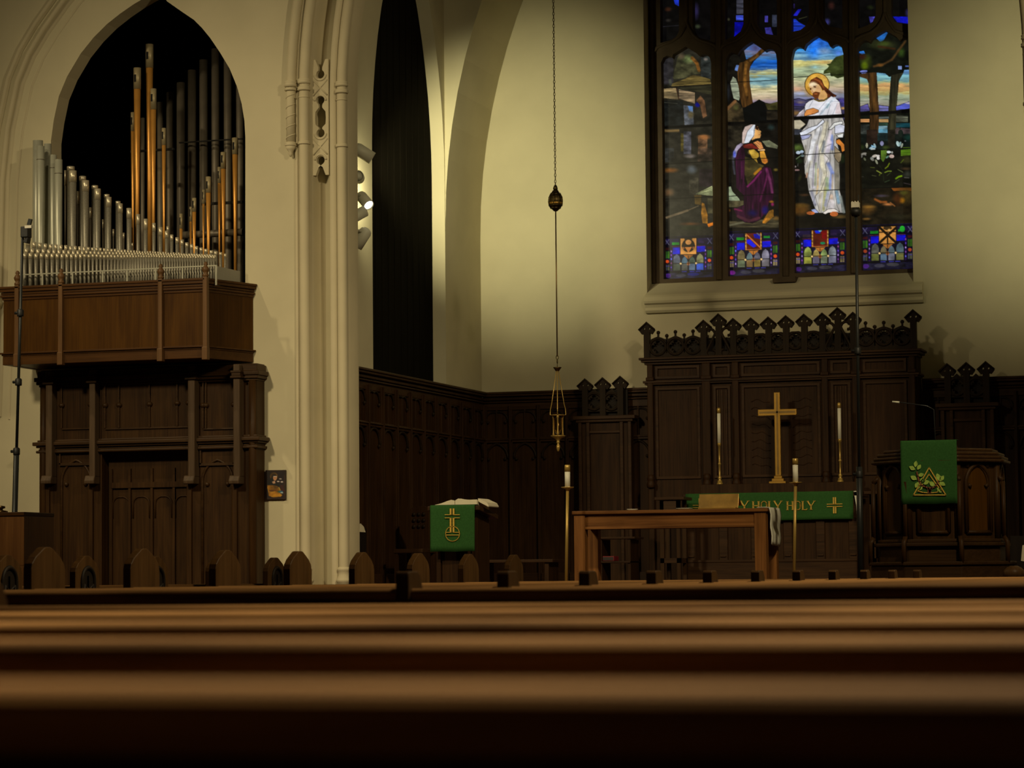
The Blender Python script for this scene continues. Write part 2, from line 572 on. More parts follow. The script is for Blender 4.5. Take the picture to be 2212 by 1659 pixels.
# stone corbel at the edge of the picture under the outer arch
kb = MB().lathe([(.02, 3.42), (.05, 3.46), (.06, 3.5), (.10, 3.58), (.11, 3.62), (.09, 3.64), (.10, 3.68), (.10, 3.72)], (-12.43, 22.97, 0), 14)
obj('corbel', kb, 'stone', ra)

# ---------------------------------------------------------------- chancel shell
sy0, sy1 = 24.55, 26.78
side_hole = gothic(sy0, sy1, 2.75, 5.15, 2.75)
struct('wall_left', MB().prism([[(WY + .36, 0), (BY, 0), (BY, 11.3), (WY + .36, 11.3)], side_hole], SX, SX - .145, 'x'), 'wall')
grl = MB().box(SX - .19, SX - .15, sy0 - .2, sy1 + .2, 2.6, 8.2)
for k in range(12):
    yk = sy0 + .1 + k * .19
    grl.box(SX - .152, SX - .147, yk, yk + .02, 2.6, 8.2)
struct('trim_3', grl, 'grille', 'dark organ screen filling the chancel side opening')
struct('wall_right', MB().box(SXR, SXR + .3, WY + .36, BY, 0, 11.3), 'wall')
struct('ceiling', MB().box(SX - .3, SXR + .3, WY + .36, BY + .6, 11.3, 11.6), 'ceil')
# diaphragm arch against the end wall
VR = 7.0; vh = AX - SX
va = math.acos((VR - vh) / VR)
vl = [(SX + VR - VR * cos(va * i / 20), 4.68 + VR * sin(va * i / 20)) for i in range(21)]
varch = vl + [(2 * AX - p[0], p[1]) for p in reversed(vl[:-1])]
struct('trim_4', MB().prism([varch + [(SXR, 11.29), (SX, 11.29)]], sy1 + .015, BY - .001), 'wall', 'plain arch over the end of the chancel')

# end wall with the window opening
WL, WR = W(1396, 500, BY).x, W(1980, 500, 28.3).x
whole = gothic(WL, WR, 3.95, 7.7, 2.1)
struct('wall_back', MB().prism([[(SX - .2, 0), (SXR + .3, 0), (SXR + .3, 11.3), (SX - .2, 11.3)], whole], BY, BY + .55), 'wall')
# organ chamber behind the organ arch
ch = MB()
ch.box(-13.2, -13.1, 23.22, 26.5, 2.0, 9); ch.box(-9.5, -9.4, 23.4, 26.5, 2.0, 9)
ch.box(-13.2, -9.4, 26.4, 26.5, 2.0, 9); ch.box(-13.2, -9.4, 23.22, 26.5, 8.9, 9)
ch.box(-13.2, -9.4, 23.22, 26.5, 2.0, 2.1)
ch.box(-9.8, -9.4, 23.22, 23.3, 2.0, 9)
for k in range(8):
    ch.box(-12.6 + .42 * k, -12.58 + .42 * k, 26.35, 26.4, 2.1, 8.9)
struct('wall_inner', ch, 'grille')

# ---------------------------------------------------------------- the window
win = bpy.data.objects.new('window_1', None); COL.objects.link(win)
win['kind'] = 'structure'
win['label'] = 'four-light stained glass window over the altar with a garden scene'
fix(win, (AX, 28.3, 4.1), None)
TY, GY = 28.22, 28.33
LANCETS = [
    [(1433.6, 603), (1431, 300), (1428, 135), (1433, 124.4), (1440.5, 120), (1447, 121), (1451.6, 124.8), (1454, 117), (1467.5, 109), (1481.5, 100.3), (1492.6, 107), (1502, 112.5), (1508, 118.6), (1513.8, 120), (1518, 118), (1522.5, 117.2), (1529, 119.5), (1533, 124.4), (1536, 135), (1538.5, 300), (1541, 598)],
    [(1572.7, 597), (1568, 300), (1566, 150), (1568.3, 127), (1573, 117), (1580, 113), (1587, 114.5), (1592.8, 119), (1598.8, 109), (1612, 97.5), (1623.3, 90), (1633, 96), (1643.9, 104), (1651.8, 110.3), (1656, 107.5), (1661, 106.3), (1670, 107.5), (1676, 116), (1678, 130), (1681, 350), (1683.4, 591)],
    [(1716.3, 590), (1712, 300), (1709.6, 126), (1713.6, 108), (1718, 103), (1722.9, 101), (1730, 102), (1736, 106.8), (1740.8, 95.8), (1753.4, 85.2), (1765.3, 77.9), (1773, 83), (1786.5, 88.5), (1793, 100.5), (1797, 101.3), (1801, 97.5), (1807.7, 95.8), (1814, 98), (1818, 102.4), (1821.7, 116), (1825.5, 350), (1828.4, 585)],
    [(1861, 584.4), (1856, 300), (1852.3, 104), (1857, 93), (1864.6, 87.6), (1872, 87.5), (1878.3, 91.5), (1884, 81.8), (1896.4, 73.9), (1910.9, 65.2), (1922.5, 71.7), (1935.5, 79), (1942, 86.5), (1948, 83), (1955.7, 81), (1961, 83.5), (1965, 90.5), (1968, 108), (1971.5, 350), (1974.7, 580)]]
UPPERS = [
    ([(1426.5, 92.6), (1448, 86.8), (1460, 80), (1466.5, 67.5)], 1425.5, 1466), ([(1496.4, 61.7), (1502, 73.3), (1512.8, 83), (1534.5, 87.3)], 1496, 1534),
    ([(1566.8, 85.5), (1586.7, 78.6), (1599.7, 67.6), (1605.6, 51.7)], 1565, 1604.6), ([(1635.5, 51.7), (1642.4, 64.6), (1654, 72.6), (1678, 76.6)], 1635, 1677),
    ([(1710, 68.6), (1729, 64.6), (1740, 55.7), (1747, 42.8)], 1708, 1748), ([(1778, 39.6), (1785, 50.9), (1794, 57.6), (1819.7, 61.6)], 1777, 1819),
    ([(1853, 61.6), (1872, 55.4), (1884.7, 47.5), (1891.4, 32.8)], 1852, 1891), ([(1925.4, 32.8), (1932, 45.2), (1941, 49.7), (1966, 53)], 1924, 1966)]
holes = [PXL(l, TY) for l in LANCETS]
uph = []
for i, (b_, xa, xb) in enumerate(UPPERS):
    top_y = [-150, -190, -230, -260, -260, -230, -190, -150][i]
    pts = PXL(b_, TY)
    a, c = W2(xa, top_y, TY), W2(xb, top_y, TY)
    uph.append(pts + [(c[0], c[1]), ((a[0] + c[0]) / 2, c[1] + .12), (a[0], a[1])])
frame_out = gothic(WL - .02, WR + .02, 4.0, 7.7, 2.12)
tr = MB().prism([frame_out] + holes + uph, TY, TY + .12)
# rolls on the mullions, hood rolls over each light
ym = TY - .012
for pa, pb in (((1412, 612), (1404, 0)), ((1551.5, 604), (1548, 0)), ((1556, 604), (1552, 0)), ((1695, 597), (1689, 0)), ((1700, 597), (1694, 0)), ((1842, 590), (1834, 0)), ((1847, 590), (1839, 0)), ((1979, 582), (1972.5, 0))):
    A, B = W(pa[0], pa[1], ym), W(pb[0], pb[1] - 330, ym)
    tr.tube([A, B], .022, 8)
for (a, b_, c) in ((1411, 1481.5, 1551), (1553, 1622, 1692), (1697, 1765, 1836), (1842, 1910, 1974)):
    ya = {1411: 112, 1553: 108, 1697: 98, 1842: 92}[a]
    q = [(a + 2, ya), (a + 8, ya - 9), (a + 20, ya - 15), (a + 40, ya - 22), (b_ - 14, ya - 34), (b_ - 5, ya - 48), (b_ + 1, ya - 66)]
    q2 = [(c - 2, ya - 6), (c - 8, ya - 14), (c - 20, ya - 19), (c - 40, ya - 25), (b_ + 16, ya - 36), (b_ + 7, ya - 50), (b_ + 1, ya - 66)]
    for qq in (q, q2):
        tr.tube([W(x, y, ym) for x, y in qq], .018, 6)
    tr.tube([W(b_ + 1, ya - 66, ym), W(b_ - 3, -320, ym)], .02, 6)
tracery = obj('tracery', tr, 'tracery', win, bevel=.006)
sl = MB().prism([[(28.4, 4.16), (28.21, 4.12), (28.0, 4.0), (27.93, 3.965), (27.9, 3.94), (27.89, 3.90), (27.90, 3.875), (27.93, 3.86), (27.945, 3.83), (27.94, 3.80), (27.96, 3.775), (28.01, 3.77), (28.4, 3.77)]], W(1393, 645, 27.93).x, W(1993, 628, 27.93).x, 'x')
obj('sill', sl, 'wall', win)
q0, q1 = W(1671, 608, 28.1), W(1720, 606, 28.1)
obj('hopper_latch', MB().box(q0.x, q1.x, 28.05, 28.24, 4.06, 4.12), 'tracery', win)
# ------------------------------------------------------------------ organ case
CF = 22.35
ORD = ['first', 'second', 'third', 'fourth', 'fifth', 'sixth', 'seventh', 'eighth', 'ninth', 'tenth', 'eleventh', 'twelfth', 'thirteenth',
       'fourteenth', 'fifteenth', 'sixteenth', 'seventeenth', 'eighteenth', 'nineteenth', 'twentieth', 'twenty-first', 'twenty-second',
       'twenty-third', 'twenty-fourth', 'twenty-fifth', 'twenty-sixth', 'twenty-seventh', 'twenty-eighth', 'twenty-ninth', 'thirtieth',
       'thirty-first', 'thirty-second']
cxl, cxr = -11.98, -9.94
rx = -9.72                                     # where the splayed end meets the wall
czt, czb = 3.69, 2.955
case = thing('organ_case', 'orange-brown oak organ loft front projecting from the wall under the pipes', 'organ case', (-10.9, CF, czb))


def splay(mb, d0, d1, z0, z1, t=.05):
    """strip along the front and the splayed right end, pushed out by d0..d1"""
    a = [(cxl - d1, WY - .005), (cxl - d1, CF - d1), (cxr + d1 * .6, CF - d1), (rx + d1, WY - .005)]
    b_ = [(cxl + t, WY - .005), (cxl + t, CF + t), (cxr - t * .6, CF + t), (rx - t, WY - .005)]
    for i in range(3):
        q = [a[i], a[i + 1], b_[i + 1], b_[i]]
        mb.prism([q], z0, z1, 'z')


f_ = MB(); splay(f_, 0, 0, czb + .10, czt - .12, .04)
obj('front_panel', f_, 'case', case)
c_ = MB()
for d, z0, z1 in ((.045, czt - .022, czt), (.035, czt - .05, czt - .022), (.018, czt - .075, czt - .055), (.024, czt - .10, czt - .08), (.01, czt - .125, czt - .10)):
    splay(c_, 0, d, z0, z1)
obj('cornice', c_, 'casex', case, bevel=.005)
c_ = MB()
for d, z0, z1 in ((.03, czb + .10, czb + .115), (.012, czb + .085, czb + .10), (.004, czb, czb + .085)):
    splay(c_, 0, d, z0, z1)
obj('base_rail', c_, 'casex', case, bevel=.004)
obj('soffit', MB().prism([[(cxl + .03, WY - .01), (cxl + .03, CF + .03), (cxr, CF + .03), (rx - .04, WY - .01)]], czb + .005, czb + .03, 'z'), 'case', case)
for px in (36.5, 131, 346.5, 443.5):
    x = W(px, 690, CF - .03).x
    p = MB().box(x - .022, x + .022, CF - .045, CF + .01, czb + .0, czt + .01)
    p.box(x - .027, x + .027, CF - .055, CF + .01, czb - .02, czb + .10)
    po = obj('post', p, 'casepost', case, bevel=.006)
    fn = MB().lathe([(.022, czt + .005), (.03, czt + .015), (.03, czt + .03), (.018, czt + .04), (.03, czt + .06), (.036, czt + .08), (.024, czt + .1), (.014, czt + .112), (.022, czt + .125), (.012, czt + .145), (.001, czt + .15)], (x, CF - .02, 0), 10)
    obj('finial', fn, 'casepost', po)

# ------------------------------------------------------------------ oak screen below the loft
SY = 22.75
scr = thing('choir_screen', 'dark carved oak wall screen with pilasters standing under the organ loft', 'screen', (-10.7, SY, 0))
sx0, sx1 = W(82, 1000, SY).x, W(549.5, 1000, SY).x
zq = lambda y, x=300: W(x, y, SY).z
xq = lambda x, y=950: W(x, y, SY).x
z_m1, z_m2 = zq(948), zq(972)
zc = (z_m1 + z_m2) / 2
body = MB().box(sx0, xq(214), SY + .06, WY - .005, 0, 2.93)
body.box(xq(408), sx1, SY + .06, WY - .005, 0, 2.93)
body.box(xq(213), xq(409), SY + .06, WY - .005, zc - .05, 2.93)
body.box(xq(213), xq(409), SY + .20, WY - .005, 0, zc - .05)
obj('back_panel', body, 'screen', scr)
top_mould = MB()
for d, z0, z1 in ((.02, 2.86, 2.92), (.045, 2.82, 2.86), (.03, 2.79, 2.82), (.01, 2.77, 2.79)):
    top_mould.box(sx0 - d, sx1 + d, SY + .06 - d - .02, WY - .006, z0, z1)
obj('top_moulding', top_mould, 'screenx', scr, bevel=.006)
mm = MB()
for d, z0, z1 in ((.02, zc + .045, zc + .065), (.055, zc + .01, zc + .045), (.03, zc - .01, zc + .01), (.012, zc - .035, zc - .02), (.03, zc - .06, zc - .035)):
    mm.box(sx0 - d, sx1 + d, SY + .06 - d - .02, WY - .006, z0, z1)
obj('middle_moulding', mm, 'screenx', scr, bevel=.007)
for i, (pa, pb) in enumerate(((103, 117), (197, 210), (410, 425), (508, 522))):
    xa, xb = xq(pa), xq(pb)
    zb_ = zq(1032, pa)
    p = MB().box(xa, xb, SY - .05, SY + .062, zb_, 2.92)
    p.prism([[(SY - .05, zb_ + .02), (SY - .075, zb_ - .03), (SY - .07, zb_ - .06), (SY + .062, zb_ - .06), (SY + .062, zb_ + .02)]], xa - .04, xb, 'x')
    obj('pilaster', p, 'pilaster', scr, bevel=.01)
    cpp = MB()
    for d, z0, z1 in ((.02, 2.84, 2.86), (.012, 2.81, 2.84), (.022, 2.79, 2.81)):
        cpp.box(xa - d, xb + d, SY - .05 - d, SY + .06, z0, z1)
    obj('pilaster_cap', cpp, 'screenx', scr, bevel=.004)
    obj('pilaster_shaft', MB().box(xa - .05, xa - .0, SY + .03, SY + .065, 0, zb_ - .06), 'screen', scr, bevel=.008)
# small columns at both outer ends
for xa in (sx0 + .035, sx1 - .035):
    obj('corner_column', MB().lathe([(.04, 0), (.04, zc - .07), (.036, zc + .07), (.036, 2.77)], (xa, SY + .05, 0), 12), 'screen', scr)


def framed_arch(mb, x0, x1, z0, zs, rise, y, r):
    g = gothic(x0, x1, z0, zs, rise, 8)
    mb.tube([(p[0], y, p[1]) for p in g], r, 6)


for pa, pb in ((128, 190), (432, 498)):
    a = MB(); x0, x1 = xq(pa), xq(pb)
    framed_arch(a, x0, x1, .8, zq(1040, pa), .20, SY + .055, .013)
    a.box(x0 - .02, x1 + .02, SY + .035, SY + .065, zq(1003, pa) - .012, zq(1003, pa) + .012)
    a.box(x0 - .02, x0 - .005, SY + .035, SY + .065, zq(1003, pa), zc - .05)
    a.box(x1 + .005, x1 + .02, SY + .035, SY + .065, zq(1003, pa), zc - .05)
    for s in (x0 + .05, x1 - .05):
        a.ball((s, SY + .05, zq(1046, pa)), .022, 8)
    obj('arched_panel', a, 'screenx', scr)
# panels of the upper tier
for pa, pb, div in ((128, 190, (0,)), (222, 402, (252, 318, 378)), (434, 500, (440,))):
    a = MB(); x0, x1 = xq(pa, 860), xq(pb, 860)
    zt_, zb_ = zq(825, pa), zq(925, pa)
    a.box(x0, x1, SY + .045, SY + .062, zt_, zt_ + .015); a.box(x0, x1, SY + .045, SY + .062, zb_ - .015, zb_)
    for d in (pa, pb) + tuple(q for q in div if q):
        xd = xq(d, 860)
        a.box(xd - .008, xd + .008, SY + .04, SY + .062, zb_, zt_)
        a.ball((xd, SY + .05, (zt_ + zb_) / 2), .03, 8, .8)
    obj('upper_panel', a, 'screenx', scr, bevel=.004)
# recessed centre door
dr = MB(); DY = SY + .20
for pa in (222, 262, 310, 358, 398):
    xx = xq(pa)
    dr.box(xx - .012, xx + .012, DY - .025, DY + .004, .6, zq(1010, 300))
dr.box(xq(222), xq(398), DY - .03, DY + .004, zq(1052, 300), zq(1040, 300))
for pa in (242, 286, 334, 378):
    framed_arch(dr, xq(pa - 18), xq(pa + 18), zq(1060, 300) - .25, zq(1060, 300) - .12, .07, DY - .005, .008)
obj('door_tracery', dr, 'screen', scr)

# ------------------------------------------------------------------ pipes
CZ = czt - .06                                 # top of the wind-chest
chest = MB().box(cxl + .06, cxr - .08, CF + .06, WY - .02, CZ - .35, CZ)
tag(obj('wind_chest', chest, 'chest', loc=(-10.9, 22.7, CZ)), 'low wind chest the front organ pipes stand on, behind the oak front', 'wind chest')
ix0 = W(470, 580, CF + .08).x
pc, pd = W(470, 575, CF + .16), W(524, 590, 23.0)
bx = MB().prism([[(pc.x, CF + .16), (pd.x - .01, 22.97), (pd.x - .10, 22.97), (pc.x - .05, CF + .16)]], CZ + .001, pc.z, 'z')
tag(obj('blower_box', bx, 'chest', loc=(pc.x, CF + .1, CZ), bevel=.006), 'plain grey box at the right end of the pipe rail', 'box')
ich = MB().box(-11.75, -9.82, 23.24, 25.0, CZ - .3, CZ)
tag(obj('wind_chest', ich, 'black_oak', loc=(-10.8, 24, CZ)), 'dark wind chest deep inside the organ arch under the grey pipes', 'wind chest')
RY = CF + .08
rail = thing('pipe_rail', 'thin pale metal guard rail in front of the smallest pipes', 'rail', (-11, RY, CZ))
r0, r1 = W(48, 596, RY), W(469, 573, RY)
obj('top_bar', MB().box(r0.x, r1.x, RY - .006, RY + .006, r1.z - .008, r1.z + .003), 'rail', rail)
for px in (92, 157, 222, 275, 336.5, 394.5, 467):
    x = W(px, 585, RY).x
    obj('upright', MB().box(x - .008, x + .008, RY - .005, RY + .005, CZ, r1.z - .008), 'rail', rail)
PI = 0


def pipe(kind, cx, wpx, ytop, Y, label, group, body, tip=None, slot=None, foot=True, zbase=None, tipmat='tin', name='organ_pipe'):
    """one organ pipe: body with a conical foot and mouth, bright tuning sleeve, tuning slot"""
    t = W(cx, ytop, Y)
    r = max(.004, (W(cx + wpx / 2, ytop, Y).x - W(cx - wpx / 2, ytop, Y).x) / 2 * .95)
    zb = CZ if zbase is None else zbase
    big = wpx > 9
    n = 16 if big else 8
    tp = thing(name, label, 'organ pipe', (t.x, Y, zb), group)
    ztip = W(cx, tip, Y).z if tip else t.z
    if kind == 'flue':
        h = min(.12, (t.z - zb) * .3)
        pr = [(r * .35, zb), (r * .9, zb + h), (r, zb + h + .01), (r, ztip)]
    else:                                      # tapering reed resonator
        pr = [(r * .45, zb), (r * .62, zb + (ztip - zb) * .5), (r * .98, ztip)]
    mb = MB().lathe(pr, (t.x, Y, 0), n)
    obj('pipe_body', mb, body, tp)
    if tip:
        rr = r * 1.06
        tb = MB().lathe([(rr, ztip - .004), (rr, t.z), (rr * .86, t.z), (rr * .84, t.z - .03), (.001, t.z - .03)], (t.x, Y, 0), n)
        obj('tuning_sleeve', tb, tipmat, tp)
    elif big:
        tb = MB().lathe([(r * 1.0, t.z - .002), (r * 1.02, t.z + .0), (r * .86, t.z), (r * .84, t.z - .03), (.001, t.z - .03)], (t.x, Y, 0), n)
        obj('rim', tb, body, tp)
    if slot:
        s0, s1 = W(cx, slot + 8, Y).z, W(cx, slot - 8, Y).z
        obj('tuning_slot', MB().box(t.x - r * .55, t.x + r * .15, Y - r * 1.1, Y - r * .6, s0, s1), 'slot', tp)
    return tp


# five tall zinc pipes
zinc = [(82, 21, 304, 22.86, None), (87.5, 16, 316, 22.74, 345), (103, 15, 311, 22.86, None), (115, 14.5, 335, 22.84, 363), (126.5, 16, 345, 22.74, 375)]
zl = ['tallest silver organ pipe, standing at the outer end of the loft', 'silver pipe just in front of the tallest silver pipe, slightly shorter',
      'tall silver pipe behind the gap right of the tallest pair', 'medium silver pipe with a seam, fourth along from the outer end', 'wide silver pipe at the front, last of the tall smooth ones']
for (cx, w, yt, Y, seam), lb in zip(zinc, zl):
    p = pipe('flue', cx, w, yt, Y, lb, 'tall smooth silver pipes', 'silver')
    if seam:
        t = W(cx, seam, Y); r = (W(cx + w / 2, seam, Y).x - W(cx - w / 2, seam, Y).x) / 2 * .96
        obj('seam_ring', MB().lathe([(r, t.z - .004), (r * 1.03, t.z - .003), (r * 1.03, t.z + .003), (r, t.z + .004)], (t.x, Y, 0), 16), 'lead', p)
# spotted-metal pipes with bright sleeves, falling towards the right
sp = [(153, 15, 360, 22.88, 368), (157.5, 14.5, 369, 22.76, 393), (178.5, 13.5, 381, 22.88, 390), (185, 13.5, 390, 22.76, 413), (205, 12.5, 401, 22.88, 408), (211, 12, 408, 22.76, 431),
      (230.5, 10.5, 420, 22.88, 427), (235, 10.5, 426, 22.76, 447), (255, 10, 435, 22.88, 441), (259.8, 9.8, 440, 22.76, 460), (279, 10.5, 450, 22.8, 472), (298.5, 8, 463, 22.8, 485),
      (314.7, 8.6, 473, 22.8, 496), (332.5, 7.5, 482, 22.8, 500), (346.7, 8.6, 491, 22.8, 509), (362.5, 6, 489, 22.88, 500), (360, 7.5, 499, 22.78, 514), (371, 7, 507, 22.8, 520), (382.8, 7.6, 513, 22.8, 526),
      (393.3, 7.5, 518, 22.8, 530), (403.7, 7.5, 524, 22.8, 535), (414, 7.6, 528, 22.8, 538), (424.5, 7.5, 532, 22.8, 542), (434.5, 7.5, 535, 22.8, 544), (445, 7.8, 538, 22.8, 546), (456.5, 7.5, 541, 22.8, 549), (466, 8, 543, 22.8, 551),
      (476.5, 7, 545, 22.8, 552), (486.5, 5.5, 548, 22.82, 556)]
for i, (cx, w, yt, Y, tipy) in enumerate(sp):
    pipe('flue', cx, w, yt, Y, 'mottled grey pipe with bright sleeve, %s along the descending row' % ORD[i], 'mottled pipes stepping down across the loft', 'spotted', tipy)
for i, (cx, w, yt, tipy) in enumerate([(141.5, 5, 368, 400), (168.5, 4.5, 413, 440), (195.5, 5, 448, 470), (223, 5, 474, 492), (245, 4, 495, 510), (267, 5, 503, 515), (286, 4, 525, 533)]):
    pipe('reed', cx, w, yt, 22.93, 'slim brassy-tipped pipe peeping between mottled pipes, %s from the left' % ORD[i], 'slim pipes between the mottled pipes', 'lead', tipy, tipmat='tin')
# copper-coloured reeds inside the arch
br = [(287.2, 9, 243, 283, 262, 23.42), (296.5, 14.5, 147, 192, 170, 23.32), (323, 15, 96, 146, 121, 23.42), (331.5, 12, 192, 236, 212, 23.32), (354, 8.8, 277, 313, 293, 23.32), (391, 6.8, 462, 493, 478, 23.34),
      (412, 5.5, 447, 478, 460, 23.46), (419.5, 8.8, 428, 457, 442, 23.34), (439.5, 5.5, 410, 440, 423, 23.46), (450, 10.5, 382, 416, 400, 23.34), (474, 8, 361, 395, 378, 23.44), (482.5, 11, 329, 364, 344, 23.32), (508, 12.5, 298, 333, 316, 23.32)]
bl = ['slim copper reed pipe half hidden on the left of the tall pair', 'second tallest copper reed pipe, left of the tallest one', 'tallest copper reed pipe, rising to the middle of the organ arch', 'copper reed pipe hard against the right side of the tallest one',
      'copper reed pipe on its own right of the tall cluster', 'shortest copper reed pipe with a pale tip in the right-hand cluster', 'dim copper reed behind the short front pipes, left of a brighter one', 'copper reed pipe third shortest in the right-hand cluster', 'dim copper reed close behind a brighter one right of centre',
      'copper reed pipe of middle height in the right-hand cluster', 'copper reed half hidden left of the second tallest in the right cluster', 'second tallest copper reed in the right-hand cluster', 'tallest copper reed of the right-hand cluster, nearest the edge of the arch']
for (cx, w, yt, tp_, sl_, Y), lb in zip(br, bl):
    pipe('reed', cx, w, yt, Y, lb, 'copper reed pipes with slotted tips', 'pipebrass', tp_, sl_, tipmat='silver' if False else 'tinbrass')
# dull grey pipes at the back
gr = [(308, 9, 255), (346, 13, 221), (367, 15, 200), (391, 18, 179), (415, 18, 152), (440, 18, 130), (465.5, 17, 106), (492, 17, 80), (518, 16, 60)]
for i, (cx, w, yt) in enumerate(gr):
    pipe('flue', cx, w, yt, 23.9, 'dull grey pipe at the back of the organ arch, %s from the left' % ORD[i], 'dark grey pipes at the back of the organ arch', 'lead')
rk = MB()
a, b_ = W(282, 328, 23.45), W(376, 322, 23.45); rk.box(a.x, b_.x, 23.44, 23.47, a.z - .008, a.z + .012)
tag(obj('pipe_rack', rk, 'slot', loc=(a.x, 23.45, a.z)), 'thin dark bar steadying the tall copper pipes', 'rack')
rk = MB()
a, b_ = W(436, 441, 23.5), W(524, 438, 23.5); rk.box(a.x, b_.x, 23.49, 23.52, a.z - .012, a.z + .012)
tag(obj('pipe_rack', rk, 'slot', loc=(a.x, 23.5, a.z)), 'thin dark bar behind the copper pipes at the right of the arch', 'rack')
a, b_ = W(392, 310, 23.82), W(528, 304, 23.82)
tag(obj('pipe_rack', MB().box(a.x, b_.x, 23.76, 23.78, a.z - .006, a.z + .006), 'slot', loc=(a.x, 23.8, a.z)), 'thin dark bar across the middle of the dull grey pipes', 'rack')
a, b_ = W(395, 508, 23.6), W(525, 500, 23.6)
tag(obj('wind_pipe', MB().tube([(a.x, 23.6, a.z), (b_.x, 23.6, a.z)], .035, 12), 'lead', loc=(a.x, 23.6, a.z)), 'horizontal dark wind pipe low behind the copper reeds', 'pipe')
# ranks of tiny pipes along the rail
ranks = [(22.50, 53, 547, 553, 12.6, 'front rank'), (22.56, 57, 536, 551, 12.6, 'second rank'), (22.62, 61, 516, 550, 12.6, 'third rank')]
rl = ['tiny grey pipe in the front rank close behind the guard rail', 'tiny grey pipe in the second rank, its tip just above the front rank', 'tiny grey pipe in the third rank, highest of the small ranks']
for ri, (Y, xs, y0, y1, st, nm) in enumerate(ranks):
    x = xs; s = st
    protoset = None
    while x < 466:
        f = (x - 53) / 415
        yt = y0 + (y1 - y0) * f ** (.8 if ri < 2 else .55) + random.uniform(-.8, .8)
        sleeve = yt + (12 if s > 9 else 8 if s > 6 else 6)
        pipe('flue', x, max(3.4, s * .66), yt, Y, rl[ri], ['front rank of tiny pipes', 'second rank of tiny pipes', 'third rank of tiny pipes'][ri], 'spotted', sleeve)
        x += s
        s = max(5.6, s * .972)
# ------------------------------------------------------------------ chancel panelling
WTZ = 2.956


def wainscot(name, label, u0, u1, face, axis, bays, wallpos):
    """oak panelling along a wall; axis 'x' runs along the end wall, 'y' along the side wall"""
    root = bpy.data.objects.new(name, None); COL.objects.link(root)
    root['kind'] = 'structure'; root['label'] = label
    s = 1 if axis == 'x' else -1
    fix(root, ((u0 + u1) / 2, face, DZ) if axis == 'x' else (face, (u0 + u1) / 2, DZ), None)

    def bx(mb, a, b_, d0, d1, z0, z1):
        if axis == 'x':
            mb.box(a, b_, face - d1, min(wallpos, face - d0), z0, z1)
        else:
            mb.box(max(wallpos, face + d0), face + d1, a, b_, z0, z1)
        return mb

    obj('back_panel', bx(MB(), u0, u1, -.2, 0, DZ, WTZ - .01), 'oak', root)
    cap = MB()
    for d, z0, z1 in ((.075, WTZ - .025, WTZ), (.06, WTZ - .05, WTZ - .025), (.03, WTZ - .09, WTZ - .06), (.045, WTZ - .12, WTZ - .105), (.02, WTZ - .20, WTZ - .12)):
        bx(cap, u0, u1, -.2, d, z0, z1)
    obj('cap_moulding', cap, 'oakx', root, bevel=.006)
    zm = 2.43
    mr = MB()
    bx(mr, u0, u1, -.05, .03, zm - .03, zm + .02); bx(mr, u0, u1, -.05, .045, zm - .005, zm + .01); bx(mr, u0, u1, -.05, .03, DZ, DZ + .22)
    obj('mid_rail', mr, 'oakx', root, bevel=.006)
    st = MB(); ar = MB()
    w = (u1 - u0) / bays
    for k in range(bays + 1):
        u = u0 + w * k
        bx(st, u - .022, u + .022, -.05, .03, DZ, WTZ - .15)
        bx(st, u - .012, u + .012, -.05, .05, DZ, WTZ - .15)
        if k < bays:
            bx(st, u + w / 2 - .009, u + w / 2 + .009, -.05, .018, zm + .02, WTZ - .15)
            for (z0, zs, rise, r, ins) in ((DZ + .25, zm - .20, .16, .014, .035), (zm + .03, WTZ - .32, .10, .010, .03)):
                g = gothic(u + ins, u + w - ins, z0, zs, rise, 7)[1:-1]
                if axis == 'x':
                    ar.tube([(p[0], face - .012, p[1]) for p in g], r, 6)
                else:
                    ar.tube([(face + .012, p[0], p[1]) for p in g], r, 6)
                for su in (u + ins + .03, u + w - ins - .03):
                    ar.ball((su, face - .015, zs - .01) if axis == 'x' else (face + .015, su, zs - .01), .018, 6)
    obj('stile', st, 'oak', root, bevel=.004)
    obj('arch_tracery', ar, 'carve', root)
    return root


wainscot('trim_5', 'dark oak panelling along the left side wall of the chancel', WY + .37, 27.86, SX + .05, 'y', 11, SX + .002)
wainscot('trim_6', 'dark oak panelling along the end wall left of the altar screen', SX + .052, -7.12, 27.88, 'x', 6, BY - .002)
wainscot('trim_7', 'dark oak panelling along the end wall right of the altar screen', -4.2, SXR - .01, 27.88, 'x', 6, BY - .002)


# ------------------------------------------------------------------ carved crests
def diamond(mb, cx, cz, y, k=1.0, post=None):
    a, h1, h2 = .088 * k, .078 * k, .052 * k
    o = [(cx, cz + h1), (cx + a, cz - .002), (cx + a * .62, cz - h2 * .9), (cx, cz - h2 * .62), (cx - a * .62, cz - h2 * .9), (cx - a, cz - .002)]
    hs = [circle(cx + sx * .028 * k, cz + .012 * k, .011 * k, 8) for sx in (-1, 1)]
    mb.prism([o] + hs, y - .025, y + .025)
    mb.tube([(o[5][0], y - .028, o[5][1]), (o[0][0], y - .03, o[0][1]), (o[1][0], y - .028, o[1][1])], .012, 6)
    if post:
        mb.box(cx - .032, cx + .032, y - .035, y + .03, post, cz - .02)


def quatre(mb, cx, cz, r, y, top):
    """pierced roundel in a small gabled panel"""
    o = [(cx - r * 1.15, cz - r * 1.2), (cx + r * 1.15, cz - r * 1.2), (cx + r * 1.15, cz + r * .85), (cx + r * .45, cz + r * 1.15), (cx, top), (cx - r * .45, cz + r * 1.15), (cx - r * 1.15, cz + r * .85)]
    mb.prism([o, foil(cx, cz, r * .82)], y - .018, y + .018)
    mb.tube([(cx + r * 1.0 * cos(t), y - .022, cz + r * 1.0 * sin(t)) for t in [2 * pi * i / 20 for i in range(20)]], .012, 5, closed=True)


